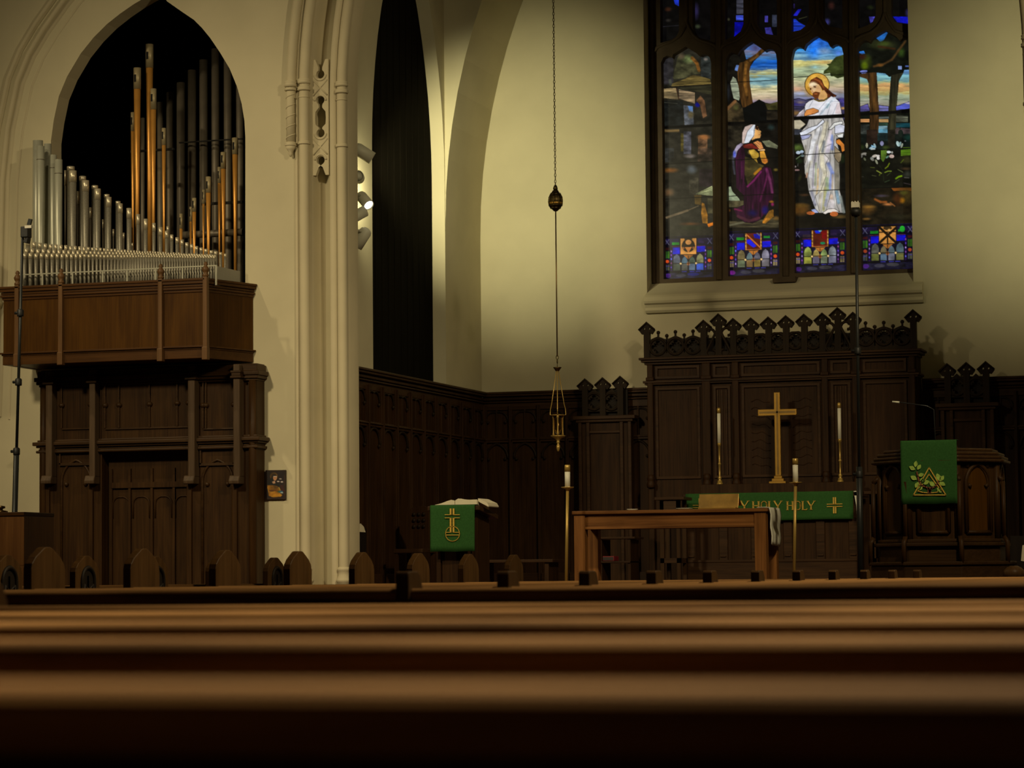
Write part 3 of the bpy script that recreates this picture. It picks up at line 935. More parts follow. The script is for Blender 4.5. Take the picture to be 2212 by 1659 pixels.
RYF = 27.55
rr = thing('reredos', 'tall dark oak altar screen crowned by a row of carved pointed finials', 'altar screen', (AX, RYF, DZ + .1))
rl, rrx = W(1398, 900, RYF).x, W(1981, 900, RYF).x
RT0, RT1 = 3.235, 2.99
obj('back_panel', MB().box(rl, rrx, RYF + .02, 27.87, DZ + .1, RT0), 'oak', rr)
cm = MB()
for d, z0, z1 in ((.07, RT0 - .01, RT0 + .015), (.05, RT0 - .035, RT0 - .01), (.02, RT0 - .06, RT0 - .035)):
    cm.box(rl - d, rrx + d, RYF + .02 - d - .02, 27.86, z0, z1)
obj('cornice', cm, 'oakx', rr, bevel=.006)
cm = MB()
for d, z0, z1 in ((.035, RT1 - .012, RT1 + .012), (.02, RT1 - .03, RT1 - .012)):
    cm.box(rl - d, rrx + d, RYF + .02 - d - .02, 27.86, z0, z1)
obj('frieze_rail', cm, 'oakx', rr, bevel=.005)
for pa, pb in ((1400, 1412), (1518, 1536), (1583, 1597), (1777, 1790), (1843, 1860), (1966, 1979)):
    xa, xb = W(pa, 900, RYF).x, W(pb, 900, RYF).x
    p = MB().box(xa, xb, RYF - .03, RYF + .03, DZ + .1, RT0 - .06)
    p.box(xa - .012, xb + .012, RYF - .045, RYF + .03, RT1 + .012, RT1 + .05)
    p.lathe([(.045, 1.86), (.05, 1.9), (.035, 1.93), (.045, 1.96), (.03, 2.0)], ((xa + xb) / 2, RYF - .03, 0), 10)
    obj('pilaster', p, 'oak', rr, bevel=.008)
for pa, pb in ((1416, 1512), (1541, 1578), (1602, 1772), (1795, 1838), (1865, 1960)):
    xa, xb = W(pa, 900, RYF).x, W(pb, 900, RYF).x
    p = MB()
    for z0, z1 in ((1.95, RT1 - .06), (RT1 + .03, RT0 - .075)):
        p.prism([[(xa, z0), (xb, z0), (xb, z1), (xa, z1)], [(xa + .03, z0 + .03), (xb - .03, z0 + .03), (xb - .03, z1 - .03), (xa + .03, z1 - .03)]], RYF - .0, RYF + .025)
    if pb - pa < 60:
        for k in range(1, 4):
            xk = xa + (xb - xa) * k / 4
            p.box(xk - .01, xk + .01, RYF + .005, RYF + .025, 1.98, RT1 - .1)
    obj('panel_frame', p, 'oakx', rr, bevel=.004)
xa, xb = W(1610, 900, RYF).x, W(1765, 900, RYF).x
for sgn in (-1, 1):
    flame = MB()
    for k in range(9):
        zz = 2.05 + k * .085
        flame.tube([((xa + xb) / 2 + sgn * (.12 + .20 * t), RYF + .018, zz + .10 * t - .07 * t * t + .012 * sin(9 * t + k)) for t in [i / 7 for i in range(8)]], .005, 4)
    obj('figured_grain', flame, 'oak', rr)
cr = MB(); zcb = RT0 + .01
xz = lambda x, y: W2(x, y, RYF)
cr.box(rl, rrx, RYF - .02, RYF + .02, zcb, zcb + .05)
for (x, y) in ((1398, 713), (1520.7, 708.8), (1552.8, 695), (1584.7, 705), (1623, 704), (1660.5, 702), (1698.4, 699), (1737.6, 696), (1777, 693.5), (1810, 682), (1843.5, 692), (1973, 686.7)):
    cx, cz = xz(x, y)
    dm = MB(); diamond(dm, cx, cz, RYF, 1.0, zcb)
    obj('pointed_finial', dm, 'carve', rr)
for (x, y, t) in ((1422, 750, 727), (1460, 748.7, 725), (1497.8, 747, 724), (1870.6, 729, 707), (1909.8, 728, 705), (1949, 727, 703),
                  (1604, 743.4, 722), (1642, 740.4, 720), (1680.5, 738, 718), (1719, 736.4, 716), (1757.5, 735.7, 714)):
    cx, cz = xz(x, y)
    q = MB(); quatre(q, cx, cz, .088, RYF, xz(x, t)[1])
    obj('roundel', q, 'carve', rr)
for (x, y) in ((1422, 718.6), (1440.4, 725.4), (1459, 717), (1478, 724), (1497, 715.6), (1869.6, 698), (1889.5, 706), (1909, 697), (1929, 704.5), (1949, 695)):
    cx, cz = xz(x, y)
    q = MB().ball((cx, RYF, cz), .021, 10); q.box(cx - .009, cx + .009, RYF - .012, RYF + .012, cz - .09, cz)
    obj('ball_finial', q, 'carve', rr)
for (x, y) in ((1536, 744), (1569, 742), (1793.5, 731), (1827, 729)):
    cx, cz = xz(x, y)
    s = 1 if x in (1536, 1793.5) else -1
    pts = []
    for i in range(29):
        t = i / 28
        if t < .33:
            a = pi * (1.5 - 1.5 * t / .33)
            rr_ = .025 + .045 * t / .33
            pts.append((cx + s * (rr_ * cos(a) - .02), RYF - .02, cz + .11 + rr_ * sin(a)))
        elif t < .67:
            u = (t - .33) / .34
            pts.append((cx + s * (.05 - .10 * u), RYF - .02, cz + .11 - .2 * u))
        else:
            u = (t - .67) / .33
            a = pi * (1.0 + 1.5 * u)
            rr_ = .07 - .045 * u
            pts.append((cx + s * (rr_ * cos(a) + .02), RYF - .02, cz - .09 + rr_ * sin(a)))
    q = MB().tube(pts, .016, 6)
    obj('scroll', q, 'carve', rr)
obj('crest_base', cr, 'carve', rr)
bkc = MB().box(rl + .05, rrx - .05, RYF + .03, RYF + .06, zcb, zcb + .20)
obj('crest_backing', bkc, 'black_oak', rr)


def canopy(label, xs, y_d, y_q, yc, xl, xr, grp):
    Y = 27.72
    t = thing('stall_canopy', label, 'carved canopy', (W((xl + xr) / 2, yc, Y).x, Y, DZ), grp)
    a, b_ = W(xl, yc, Y), W(xr, yc, Y)
    zc_ = (a.z + b_.z) / 2
    c = MB()
    c.box(a.x, b_.x, Y - .06, 27.83, zc_ - .02, zc_ + .02); c.box(a.x + .03, b_.x - .03, Y - .04, 27.83, zc_ - .05, zc_ - .02)
    obj('cornice', c, 'oakx', t, bevel=.006)
    bd = MB().box(a.x + .06, b_.x - .06, Y, 27.84, DZ, zc_ - .02)
    obj('niche_panel', bd, 'oak', t)
    fr = MB()
    for d in (.07, .16):
        for x in (a.x + d, b_.x - d):
            fr.box(x - .018, x + .018, Y - .03, Y + .01, DZ, zc_ - .05)
    fr.box(a.x + .16, b_.x - .16, Y - .02, Y + .01, zc_ - .17, zc_ - .14)
    obj('niche_frame', fr, 'oakx', t, bevel=.005)
    for x, y in zip(xs, y_d):
        cx, cz = W2(x, y, Y)
        q = MB(); diamond(q, cx, cz, Y, 1.0, zc_)
        obj('pointed_finial', q, 'carve', t)
    for i in range(2):
        cx, cz = W2((xs[i] + xs[i + 1]) / 2, y_q, Y)
        q = MB(); quatre(q, cx, cz, .09, Y, cz + .14)
        obj('roundel', q, 'carve', t)
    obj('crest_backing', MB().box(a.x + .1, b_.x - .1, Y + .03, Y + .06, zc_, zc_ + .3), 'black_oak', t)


canopy('carved three-pointed canopy on the panelling left of the altar', (1265, 1303, 1341), (835, 832.5, 829.5), 868, 902, 1240, 1374, 'carved canopies either side of the altar')
canopy('carved three-pointed canopy on the panelling behind the pulpit', (2047, 2088, 2130), (803, 800.5, 798.5), 836, 875, 2022, 2158, 'carved canopies either side of the altar')

# ------------------------------------------------------------------ altar
AF = 26.9; AZ = DZ + .1
ATZ = 1.765
al = thing('altar', 'dark panelled oak altar table against the carved screen', 'altar', (AX, AF, AZ))
ax0, ax1 = W(1480, 1068, AF).x - .01, W(1846, 1060, AF).x + .03
b_ = MB().box(ax0 + .04, ax1 - .04, AF + .06, 27.45, AZ, ATZ - .05)
obj('body', b_, 'oak', al)
obj('mensa', MB().box(ax0 - .02, ax1 + .02, AF, 27.45, ATZ - .05, ATZ), 'oakx', al, bevel=.006)
pn = MB()
zz = W(1650, 1211, AF).z
pn.box(ax0 + .02, ax1 - .02, AF + .02, AF + .07, AZ, zz)
pn.box(ax0 + .015, ax1 - .015, AF + .01, AF + .07, zz - .015, zz + .012)
for k in range(6):
    xk = ax0 + .06 + (ax1 - ax0 - .12) * k / 5
    pn.box(xk - .045, xk + .045, AF + .035, AF + .07, zz, ATZ - .06)
    pn.box(xk - .03, xk + .03, AF + .02, AF + .06, zz + .04, zz + .06)
obj('front_frame', pn, 'oakx', al, bevel=.006)
g0, g1 = W(1512, 1047, 27.15), W(1851, 1043, 27.15)
obj('gradine', MB().box(g0.x, g1.x, 27.15, 27.45, ATZ, g0.z + .0), 'oak', al, bevel=.005)
GZ = g0.z


def cloth(x0, x1, ztop, zbot, y, back, t=.006, wave=.004):
    """hanging cloth with a fold over the top edge"""
    mb = MB()
    nx = 24
    rows = [(y + back, ztop + .004)] + [(y + back * (1 - i / 3), ztop + .004) for i in (1, 2)] + [(y - .004, ztop + .003), (y - .009, ztop - .012)] + \
        [(y - .009, ztop - .012 - (ztop - .012 - zbot) * i / 8) for i in range(1, 9)]
    for lay, off in ((0, 0), (1, t)):
        pass
    vs = []
    for j, (yy, z) in enumerate(rows):
        f = max(0, j - 4) / 8
        for i in range(nx + 1):
            u = i / nx
            w = wave * f * (sin(u * 7.3 + .7) + .5 * sin(u * 17 + 2))
            vs.append((x0 + (x1 - x0) * u + .003 * f * sin(u * 5), yy - abs(w), z + .002 * f * sin(u * 9)))
    n = nx + 1
    fs = [(j * n + i, j * n + i + 1, (j + 1) * n + i + 1, (j + 1) * n + i) for j in range(len(rows) - 1) for i in range(nx)]
    mb.add(vs, fs, True)
    return mb


def solid(o, t=.004):
    md = o.modifiers.new('solid', 'SOLIDIFY'); md.thickness = t; md.offset = -1
    return o


fx0, fx1 = W(1481.5, 1080, AF).x, W(1843.5, 1080, AF).x
fzb = W(1842, 1121, AF - .01).z
fro = thing('altar_frontal', 'long green altar cloth lettered HOLY HOLY HOLY in gold', 'altar cloth', ((fx0 + fx1) / 2, AF, ATZ))
solid(obj('cloth', cloth(fx0, fx1, ATZ + .002, fzb, AF - .002, .22), 'green', fro))
YF = AF - .019


def stroke(mb, pts, w, y, t=.006):
    """flat band of stitching along a line"""
    for (a, b2) in zip(pts[:-1], pts[1:]):
        a = Vector(a); b2 = Vector(b2); d = (b2 - a).normalized(); n = Vector((-d.y, d.x)) * w / 2; e = d * w * .3
        q = [a - e + n, b2 + e + n, b2 + e - n, a - e - n]
        mb.prism([[(p.x, p.y) for p in q]], y - t, y)


def letters(mb, txt, x, z, h, y):
    w = h * .12
    for ch_ in txt:
        if ch_ == 'H':
            for o in (0, .10, .62, .72):
                stroke(mb, [(x + h * o, z), (x + h * o, z + h)], w * .55, y)
            stroke(mb, [(x, z + h * .52), (x + h * .7, z + h * .52)], w * .6, y)
            for o in (.05, .67):
                stroke(mb, [(x + h * (o - .12), z), (x + h * (o + .12), z)], w * .4, y); stroke(mb, [(x + h * (o - .12), z + h), (x + h * (o + .12), z + h)], w * .4, y)
            x += h * .92
        elif ch_ == 'O':
            pts = [(x + h * .36 + h * .36 * sin(a), z + h * .5 + h * .5 * cos(a)) for a in [2 * pi * i / 18 for i in range(19)]]
            stroke(mb, pts, w * .8, y)
            stroke(mb, [(x + h * .05, z + h * .3), (x + h * .05, z + h * .7)], w, y); stroke(mb, [(x + h * .67, z + h * .3), (x + h * .67, z + h * .7)], w, y)
            x += h * .86
        elif ch_ == 'L':
            for o in (.05, .15):
                stroke(mb, [(x + h * o, z), (x + h * o, z + h)], w * .55, y)
            stroke(mb, [(x, z), (x + h * .58, z)], w * .6, y); stroke(mb, [(x + h * .58, z), (x + h * .6, z + h * .14)], w * .5, y)
            stroke(mb, [(x - h * .04, z + h), (x + h * .24, z + h)], w * .4, y)
            x += h * .66
        elif ch_ == 'Y':
            for o in (-.05, .05):
                stroke(mb, [(x + h * (.42 + o), z), (x + h * (.42 + o), z + h * .45)], w * .5, y)
            stroke(mb, [(x + h * .38, z + h * .45), (x + h * .02, z + h)], w * 1.2, y); stroke(mb, [(x + h * .46, z + h * .45), (x + h * .84, z + h)], w * .7, y)
            stroke(mb, [(x + h * .28, z), (x + h * .56, z)], w * .4, y); stroke(mb, [(x - h * .08, z + h), (x + h * .16, z + h)], w * .4, y); stroke(mb, [(x + h * .72, z + h), (x + h * .96, z + h)], w * .4, y)
            x += h * .95
        else:
            x += h * .55


lt = MB()
for px in (1552, 1626.5, 1700.5):
    a = W(px, 1102.5 - (px - 1626) * .012, YF)
    letters(lt, 'HOLY', a.x, a.z, W(px, 1083.3, YF).z - a.z, YF)
obj('gold_lettering', lt, 'gold', fro)


def bar_cross(mb, cx, cz, s, y, foot=1.0):
    for o in (-.13, .13):
        stroke(mb, [(cx + s * o, cz + s), (cx + s * o, cz + s * .14)], s * .17, y); stroke(mb, [(cx + s * o, cz - s * .14), (cx + s * o, cz - s * foot)], s * .17, y)
        stroke(mb, [(cx - s, cz + s * o * 1.2), (cx - s * .14, cz + s * o * 1.2)], s * .09, y); stroke(mb, [(cx + s * .14, cz + s * o * 1.2), (cx + s, cz + s * o * 1.2)], s * .09, y)


for px, py in ((1513, 1094), (1803, 1091.5)):
    cm = MB()
    cx, cz = W2(px, py, YF)
    bar_cross(cm, cx, cz, .078, YF)
    obj('gold_cross', cm, 'gold', fro)
l0, l1 = W(1841, 1060, AF + .02).x, W(1852, 1060, AF + .02).x
ln = MB().box(fx1 + .002, l1 + .0, AF + .02, 27.1, ATZ + .0005, ATZ + .003)
ln.prism([[(l1 - .035, ATZ + .002), (l1 + .03, ATZ + .003), (l1 + .035, ATZ - .10), (l1 + .025, fzb - .005), (l1 - .005, fzb + .0), (l1 - .01, ATZ - .15)]], AF - .0, AF + .006)
tag(obj('fair_linen', ln, 'linen', loc=(l1, AF + .02, ATZ)), 'white linen altar cloth hanging past the right end of the green cloth', 'cloth')

# cross and candlesticks
cxw = W(1682, 1046, 27.3)
cross = thing('altar_cross', 'tall plain brass cross on a stepped base in the middle of the altar', 'cross', (cxw.x, 27.3, GZ))
cx = cxw.x; Y = 27.3
zq = lambda y: W(1683, y, Y).z
hwid = .031
u = MB().prism([[(cx - hwid, zq(1028)), (cx + hwid, zq(1028)), (cx + hwid, zq(897)), (cx + .205, zq(897)), (cx + .205, zq(884)), (cx + hwid, zq(884)), (cx + hwid, zq(847.5)), (cx - hwid, zq(847.5)), (cx - hwid, zq(884)), (cx - .205, zq(884)), (cx - .205, zq(897)), (cx - hwid, zq(897))]], Y - .02, Y + .02)
co = obj('shaft', u, 'satin', cross, bevel=.004)
gv = MB().box(cx - .008, cx + .008, Y - .0225, Y - .0205, zq(1025), zq(850)); gv.box(cx - .19, cx + .19, Y - .0225, Y - .0205, zq(892.5), zq(888.5))
obj('engraved_line', gv, 'bronze', co)
bs = MB()
for k, (w, y0, y1) in enumerate(((.088, 1040, 1046), (.062, 1034, 1040), (.042, 1028, 1034))):
    bs.box(cx - w, cx + w, Y - w * .8, Y + w * .8, max(GZ, zq(y1)), zq(y0))
obj('stepped_base', bs, 'satin', cross, bevel=.003)


def candlestick(px, ytop, ybase, ytopc, lab, labc, lean=0):
    Y = 27.25
    p = W(px, ybase, Y)
    zt = W(px, ytop, Y).z
    t = thing('candlestick', lab, 'candlestick', (p.x, Y, GZ), 'altar candlesticks')
    h = zt - GZ
    pr = [(.034, GZ), (.034, GZ + .015), (.026, GZ + .02), (.024, GZ + .04), (.012, GZ + .05), (.02, GZ + .065), (.02, GZ + .075), (.009, GZ + .09), (.010, GZ + h * .47), (.017, GZ + h * .49), (.017, GZ + h * .51), (.009, GZ + h * .53), (.009, GZ + h * .92), (.016, GZ + h * .93), (.02, GZ + h * .97), (.02, zt)]
    obj('stem', MB().lathe(pr, (p.x, Y, 0), 14), 'pole', t)
    zc_ = W(px, ytopc, Y).z
    c = thing('candle', labc, 'candle', (p.x, Y, zt), 'altar candles')
    obj('wax', MB().lathe([(.0185, zt), (.0185, zc_ - .055)], (p.x + lean, Y, 0), 14), 'wax', c)
    obj('brass_cap', MB().lathe([(.020, zc_ - .058), (.020, zc_ - .01), (.012, zc_), (.001, zc_)], (p.x + lean, Y, 0), 14), 'pole', c)


candlestick(1555, 957, 1048, 881, 'slender brass candlestick left of the altar cross', 'white altar candle left of the brass cross')
candlestick(1815.5, 948, 1043, 869.5, 'slender brass candlestick right of the altar cross', 'white altar candle right of the brass cross')

# ------------------------------------------------------------------ communion table and what stands on it
TF = 22.3
t0, t1 = W(1235, 1104, TF), W(1657, 1097.5, TF)
TZ = (t0.z + t1.z) / 2
tb = thing('communion_table', 'plain oak communion table with square legs before the altar', 'table', ((t0.x + t1.x) / 2, TF + .3, DZ))
TB = TF + .56
obj('top', MB().box(t0.x, t1.x, TF, TB, TZ - .03, TZ), 'table', tb, bevel=.006)
la, lb_ = W(1240, 1180, TF + .02).x, W(1655, 1180, TF + .02).x
lw = W(1264, 1180, TF + .02).x - la
apr = W(1450, 1140, TF + .03).z
ap = MB().box(la + .02, lb_ - .02, TF + .035, TF + .06, apr, TZ - .03)
ap.box(la + .02, lb_ - .02, TB - .06, TB - .035, apr, TZ - .03)
ap.box(la + .03, la + .055, TF + .04, TB - .04, apr, TZ - .03); ap.box(lb_ - .055, lb_ - .03, TF + .04, TB - .04, apr, TZ - .03)
ap.box(la + lw, lb_ - lw, TF + .022, TF + .04, apr - .004, apr + .018)
obj('apron', ap, 'table', tb, bevel=.003)
for x in (la, lb_ - lw):
    for y in (TF + .02, TB - .02 - lw):
        obj('leg', MB().box(x, x + lw, y, y + lw, DZ, TZ - .03), 'tablez', tb, bevel=.005)
bp0, bp1 = W(1511, 1098, TF + .3), W(1596, 1066, TF + .3)
ms = thing('missal_stand', 'low brass book stand seen from behind on the communion table', 'book stand', ((bp0.x + bp1.x) / 2, TF + .3, TZ))
pl = MB().prism([[(TF + .26, TZ + .012), (TF + .30, bp1.z), (TF + .306, bp1.z), (TF + .266, TZ + .012)]], bp0.x, bp1.x, 'x')
obj('back_plate', pl, 'plate', ms, bevel=.002)
obj('base', MB().box(bp0.x + .01, bp1.x - .01, TF + .2, TF + .36, TZ + .0005, TZ + .014), 'satin', ms, bevel=.003)
obj('book_ledge', MB().prism([[(TF + .31, bp1.z - .01), (TF + .45, TZ + .05), (TF + .45, TZ + .035), (TF + .31, bp1.z - .03)]], bp0.x + .01, bp1.x - .01, 'x'), 'satin', ms)
obj('strut', MB().tube([((bp0.x + bp1.x) / 2, TF + .33, TZ + .014), ((bp0.x + bp1.x) / 2, TF + .40, TZ + .06)], .01, 8), 'satin', ms)
for (px, w, lab) in ((1478, .072, 'shallow white dish on the communion table just left of the brass stand'), (1366, .05, 'small white dish near the middle of the communion table')):
    q = W(px, 1098.5, TF + .2)
    tag(obj('dish', MB().lathe([(w * .5, TZ), (w * .55, TZ + .003), (w, TZ + .012), (w, TZ + .015), (w * .5, TZ + .006), (.001, TZ + .006)], (q.x, TF + .2, 0), 18), 'linen', loc=(q.x, TF + .2, TZ)), lab, 'dish')
# towel over the right end
w0 = t1.x
tw = MB()
path = [(w0 - .10, TZ + .004), (w0 - .02, TZ + .005), (w0 + .004, TZ + .002), (w0 + .010, TZ - .02)]
zb_ = W(1668, 1176, TF + .2).z
path += [(w0 + .012 + .004 * sin(i * 1.3), TZ - .02 - (TZ - .02 - zb_) * i / 8) for i in range(1, 9)]
ny = 14
vs = []
for j, (x, z) in enumerate(path):
    f = max(0, j - 3) / 8
    for i in range(ny + 1):
        u = i / ny
        vs.append((x + .012 * f * sin(u * 11 + 1), TF + .05 + u * .44, z - .02 * u * f))
n = ny + 1
tw.add(vs, [(j * n + i, j * n + i + 1, (j + 1) * n + i + 1, (j + 1) * n + i) for j in range(len(path) - 1) for i in range(ny)], True)
tag(solid(obj('towel', tw, 'linen', loc=(w0, TF + .2, TZ)), .006), 'white towel hung over the right end of the communion table', 'towel')


def torch(px, pxb, ytop, ycand, ydish, lab, labc):
    Y = TF - .20
    a = W(px, ydish, Y); zt = W(px, ytop, Y).z; zc_ = W(px, ycand, Y).z
    bx_ = W(pxb, 1245, Y).x
    t = thing('candle_stand', lab, 'candle stand', (bx_, Y, DZ), 'processional candle stands')
    obj('base', MB().lathe([(.15, DZ), (.15, DZ + .02), (.05, DZ + .04), (.02, DZ + .08)], (bx_, Y, 0), 20), 'satin', t)
    obj('pole', MB().tube([(bx_, Y, DZ + .06), (a.x, Y, a.z)], .0135, 12), 'pole', t)
    obj('drip_pan', MB().lathe([(.014, a.z - .03), (.02, a.z - .015), (.05, a.z - .004), (.057, a.z + .004), (.05, a.z + .003), (.001, a.z)], (a.x, Y, 0), 20), 'pole', t)
    c = thing('candle', labc, 'candle', (a.x, Y, a.z), 'processional candles')
    r = .0235
    obj('wax', MB().lathe([(r, a.z + .001), (r, zc_)], (a.x, Y, 0), 16), 'wax', c)
    obj('brass_cap', MB().lathe([(r * 1.05, zc_ - .004), (r * 1.05, zt - .006), (r * .8, zt), (.001, zt)], (a.x, Y, 0), 16), 'pole', c)


torch(1226, 1222.5, 1004, 1018, 1053, 'brass floor candle stand at the left end of the communion table', 'thick white candle with brass cap on the left floor stand')
torch(1718.5, 1714.5, 990, 1003, 1042.5, 'brass floor candle stand right of the communion table', 'thick white candle with brass cap on the right floor stand')

# ------------------------------------------------------------------ lectern with green fall and open book
LF = 21.3
lx0, lx1 = W(930, 1090, LF).x, W(1026, 1090, LF).x
lzt = W(980, 1091, LF).z
lec = thing('lectern', 'dark oak lectern with a sloping desk, draped in green', 'lectern', ((lx0 + lx1) / 2, LF + .25, DZ))
obj('desk', MB().prism([[(LF + .005, lzt - .045), (LF + .005, lzt - .006), (LF + .52, lzt - .075), (LF + .52, lzt - .115)]], lx0 - .03, lx1 + .04, 'x'), 'oakx', lec, bevel=.005)
obj('pedestal', MB().box(lx0 + .06, lx1 - .06, LF + .10, LF + .40, DZ, lzt - .07), 'oak', lec, bevel=.008)
obj('foot', MB().box(lx0 - .02, lx1 + .02, LF + .02, LF + .48, DZ, DZ + .10), 'oakx', lec, bevel=.01)
lbm = MB()
for x in (lx0 + .02, lx1 - .06):
    lbm.prism([[(LF + .08, DZ + .1), (LF + .08, lzt - .06), (LF + .45, lzt - .11), (LF + .45, DZ + .1)]], x, x + .04, 'x')
obj('side_panel', lbm, 'oak', lec, bevel=.005)
lfall = thing('lectern_fall', 'green lectern hanging embroidered with a gold cross on an orb', 'hanging', ((lx0 + lx1) / 2, LF, lzt))
lzb = W(978, 1191.5, LF).z
solid(obj('cloth', cloth(lx0, lx1, lzt - .002, lzb, LF - .002, .10, wave=.003), 'green', lfall))
em = MB(); YL = LF - .017
P = lambda x, y: W2(x, y, YL)
for x0, x1 in ((971.5, 975.9), (977.8, 982.2)):
    xm = (x0 + x1) / 2; w = P(x1, 1100)[0] - P(x0, 1100)[0]
    stroke(em, [P(xm, 1099.5), P(xm, 1111)], w * .8, YL); stroke(em, [P(xm, 1119.5), P(xm, 1149)], w * .8, YL)
for y in (1112, 1118.7):
    stroke(em, [P(961.5, y), P(974, y)], .0055, YL); stroke(em, [P(980, y), P(993, y)], .0055, YL)
cc = P(977.8, 1153); r_ = .062
stroke(em, [(cc[0] + r_ * cos(t), cc[1] + r_ * sin(t)) for t in [2 * pi * i / 32 for i in range(33)]], .0055, YL)
stroke(em, [P(963, 1150), P(974, 1150)], .005, YL); stroke(em, [P(980, 1150), P(992, 1150)], .005, YL); stroke(em, [P(963, 1155.8), P(993, 1155.8)], .006, YL)
obj('gold_embroidery', em, 'gold', lfall)
# open book
bz = lambda y: lzt + .006 - .07 * (y - LF - .005) / .515
bk = thing('open_book', 'large open book lying on the green-draped lectern', 'book', ((lx0 + lx1) / 2 + .05, LF + .22, bz(LF + .22)))


def leaf(xs, hs, y0, y1, base=.004):
    mb = MB()
    top, bot = [], []
    poly0 = [(x, h) for x, h in zip(xs, hs)]
    for yy, arr in ((y0, top), (y1, bot)):
        for x, h in poly0:
            arr.append((x, yy, bz(yy) + base + h))
    k = len(xs)
    lower0 = [(x, y0, bz(y0) + base) for x in xs]; lower1 = [(x, y1, bz(y1) + base) for x in xs]
    v = top + bot + lower0 + lower1
    f = []
    for i in range(k - 1):
        f += [(i, i + 1, k + i + 1, k + i), (2 * k + i, 3 * k + i, 3 * k + i + 1, 2 * k + i + 1), (i, 2 * k + i, 2 * k + i + 1, i + 1), (k + i, k + i + 1, 3 * k + i + 1, 3 * k + i)]
    f += [(0, k, 3 * k, 2 * k), (k - 1, 3 * k - 1, 4 * k - 1, 2 * k - 1)]
    return mb.add(v, f, False)


bl_, bm_, br_ = W(944, 1088, LF + .1).x, W(986, 1084, LF + .1).x, W(1033, 1083, LF + .1).x
obj('left_pages', leaf([bl_ + (bm_ - bl_) * i / 6 for i in range(7)], [.003, .008, .015, .025, .035, .042, .036], LF + .05, LF + .38), 'page', bk)
obj('right_pages', leaf([bm_ + .005 + (br_ - bm_) * i / 7 for i in range(8)], [.036, .052, .050, .044, .041, .040, .041, .041], LF + .05, LF + .38), 'page', bk)
obj('cover', MB().prism([[(LF + .045, bz(LF + .045)), (LF + .385, bz(LF + .385)), (LF + .385, bz(LF + .385) + .004), (LF + .045, bz(LF + .045) + .004)]], bl_ - .01, br_ + .01, 'x'), 'leather', bk)
s0, s1 = W(1036, 1090, LF + .12).x, W(1058, 1097, LF + .12).x
tag(obj('papers', MB().prism([[(s0, bz(LF + .1) + .036), (s1, bz(LF + .1) - .010), (s1 + .004, bz(LF + .1) - .002), (s1 - .012, bz(LF + .1) + .026), (s0, bz(LF + .1) + .062)]], LF + .08, LF + .36), 'page', loc=(s0, LF + .1, bz(LF + .1))), 'sloping sheaf of paper at the right of the open book on the lectern', 'papers')

# ------------------------------------------------------------------ pulpit
PY, PXc = 22.08, W(2016, 1090, 21.6).x
pul = thing('pulpit', 'dark oak eight-sided pulpit with gothic panels, half hidden behind a green hanging', 'pulpit', (PXc, PY, DZ))


def octo(R):
    return [(PXc + R * cos(pi / 8 + i * pi / 4), PY + R * sin(pi / 8 + i * pi / 4)) for i in range(8)]


pz = lambda y: W(2016, y, 21.6).z
Rb = .515
obj('body', MB().prism([octo(Rb)], pz(1166), pz(992), 'z'), 'screen', pul)
rim = MB()
for R, y0, y1 in ((Rb + .075, 999, 992), (Rb + .055, 992, 984), (Rb + .025, 984, 976), (Rb - .03, 976, 968)):
    rim.prism([octo(R)], pz(y0), pz(y1), 'z')
obj('rim', rim, 'screenx', pul, bevel=.012)
lg = MB()
lg.prism([octo(Rb + .03)], pz(1172), pz(1164), 'z'); lg.prism([octo(Rb + .06)], pz(1180), pz(1172), 'z')
lg.prism([octo(Rb + .02)], pz(1216), pz(1180), 'z')
lg.prism([octo(Rb + .11)], pz(1221), pz(1213), 'z'); lg.prism([octo(Rb + .09)], DZ, pz(1221), 'z')
obj('plinth', lg, 'screenx', pul, bevel=.008)
for i in range(8):
    A, B = Vector(octo(Rb)[i]), Vector(octo(Rb)[(i + 1) % 8])
    mid_ = (A + B) / 2
    nrm = (mid_ - Vector((PXc, PY))).normalized(); tg = (B - A).normalized()
    if nrm.y > .5:
        continue
    hw_ = (B - A).length / 2
    g = gothic(-hw_ + .075, hw_ - .075, pz(1150), pz(1045), .16, 9)
    to3 = lambda p, d: (mid_.x + tg.x * p[0] + nrm.x * d, mid_.y + tg.y * p[0] + nrm.y * d, p[1])
    pm = MB()
    pm.tube([to3(p, .012) for p in g], .018, 6)
    pm.tube([to3((p[0] * .86, p[1] - .012 if p[1] > 1 else p[1]), .006) for p in g], .010, 6)
    pm.tube([to3(g[0], .012), to3(g[-1], .012)], .016, 6)
    for sx in (-1, 1):
        pm.tube([to3((sx * (hw_ - .10), pz(1047)), .012), to3((sx * (hw_ - .125), pz(1052)), .012)], .016, 6)
        pm.ball(to3((sx * (hw_ - .10), pz(1006)), .0), .022, 8)
    obj('gothic_panel', pm, 'screen', pul)
    k = len(g)
    pa = MB().add([to3((p[0] * .9, p[1]), .003) for p in g], [tuple(range(k))])
    obj('panel_field', pa, 'case' if nrm.x > .5 else 'screen', pul)  # right-hand fields take lighter oak, the side light put into their colour
    bt = MB()
    c = octo(Rb + .0)[i]; o = octo(Rb + .06)[i]
    pz0, pz1, pz2 = pz(1164), pz(1040), pz(1000)
    bt.tube([(o[0], o[1], pz0), (o[0], o[1], pz1)], .022, 4); bt.tube([(o[0], o[1], pz1), (c[0], c[1], pz1 + .06)], .022, 4)
    bt.tube([(c[0], c[1], pz0), (c[0], c[1], pz2)], .03, 6)
    obj('buttress', bt, 'screen', pul)
    b2 = MB()
    o2 = octo(Rb + .09)[i]
    b2.tube([(o2[0], o2[1], pz(1216)), (o2[0], o2[1], pz(1172)), (o[0], o[1], pz(1160))], .024, 4)
    obj('plinth_post', b2, 'screen', pul)
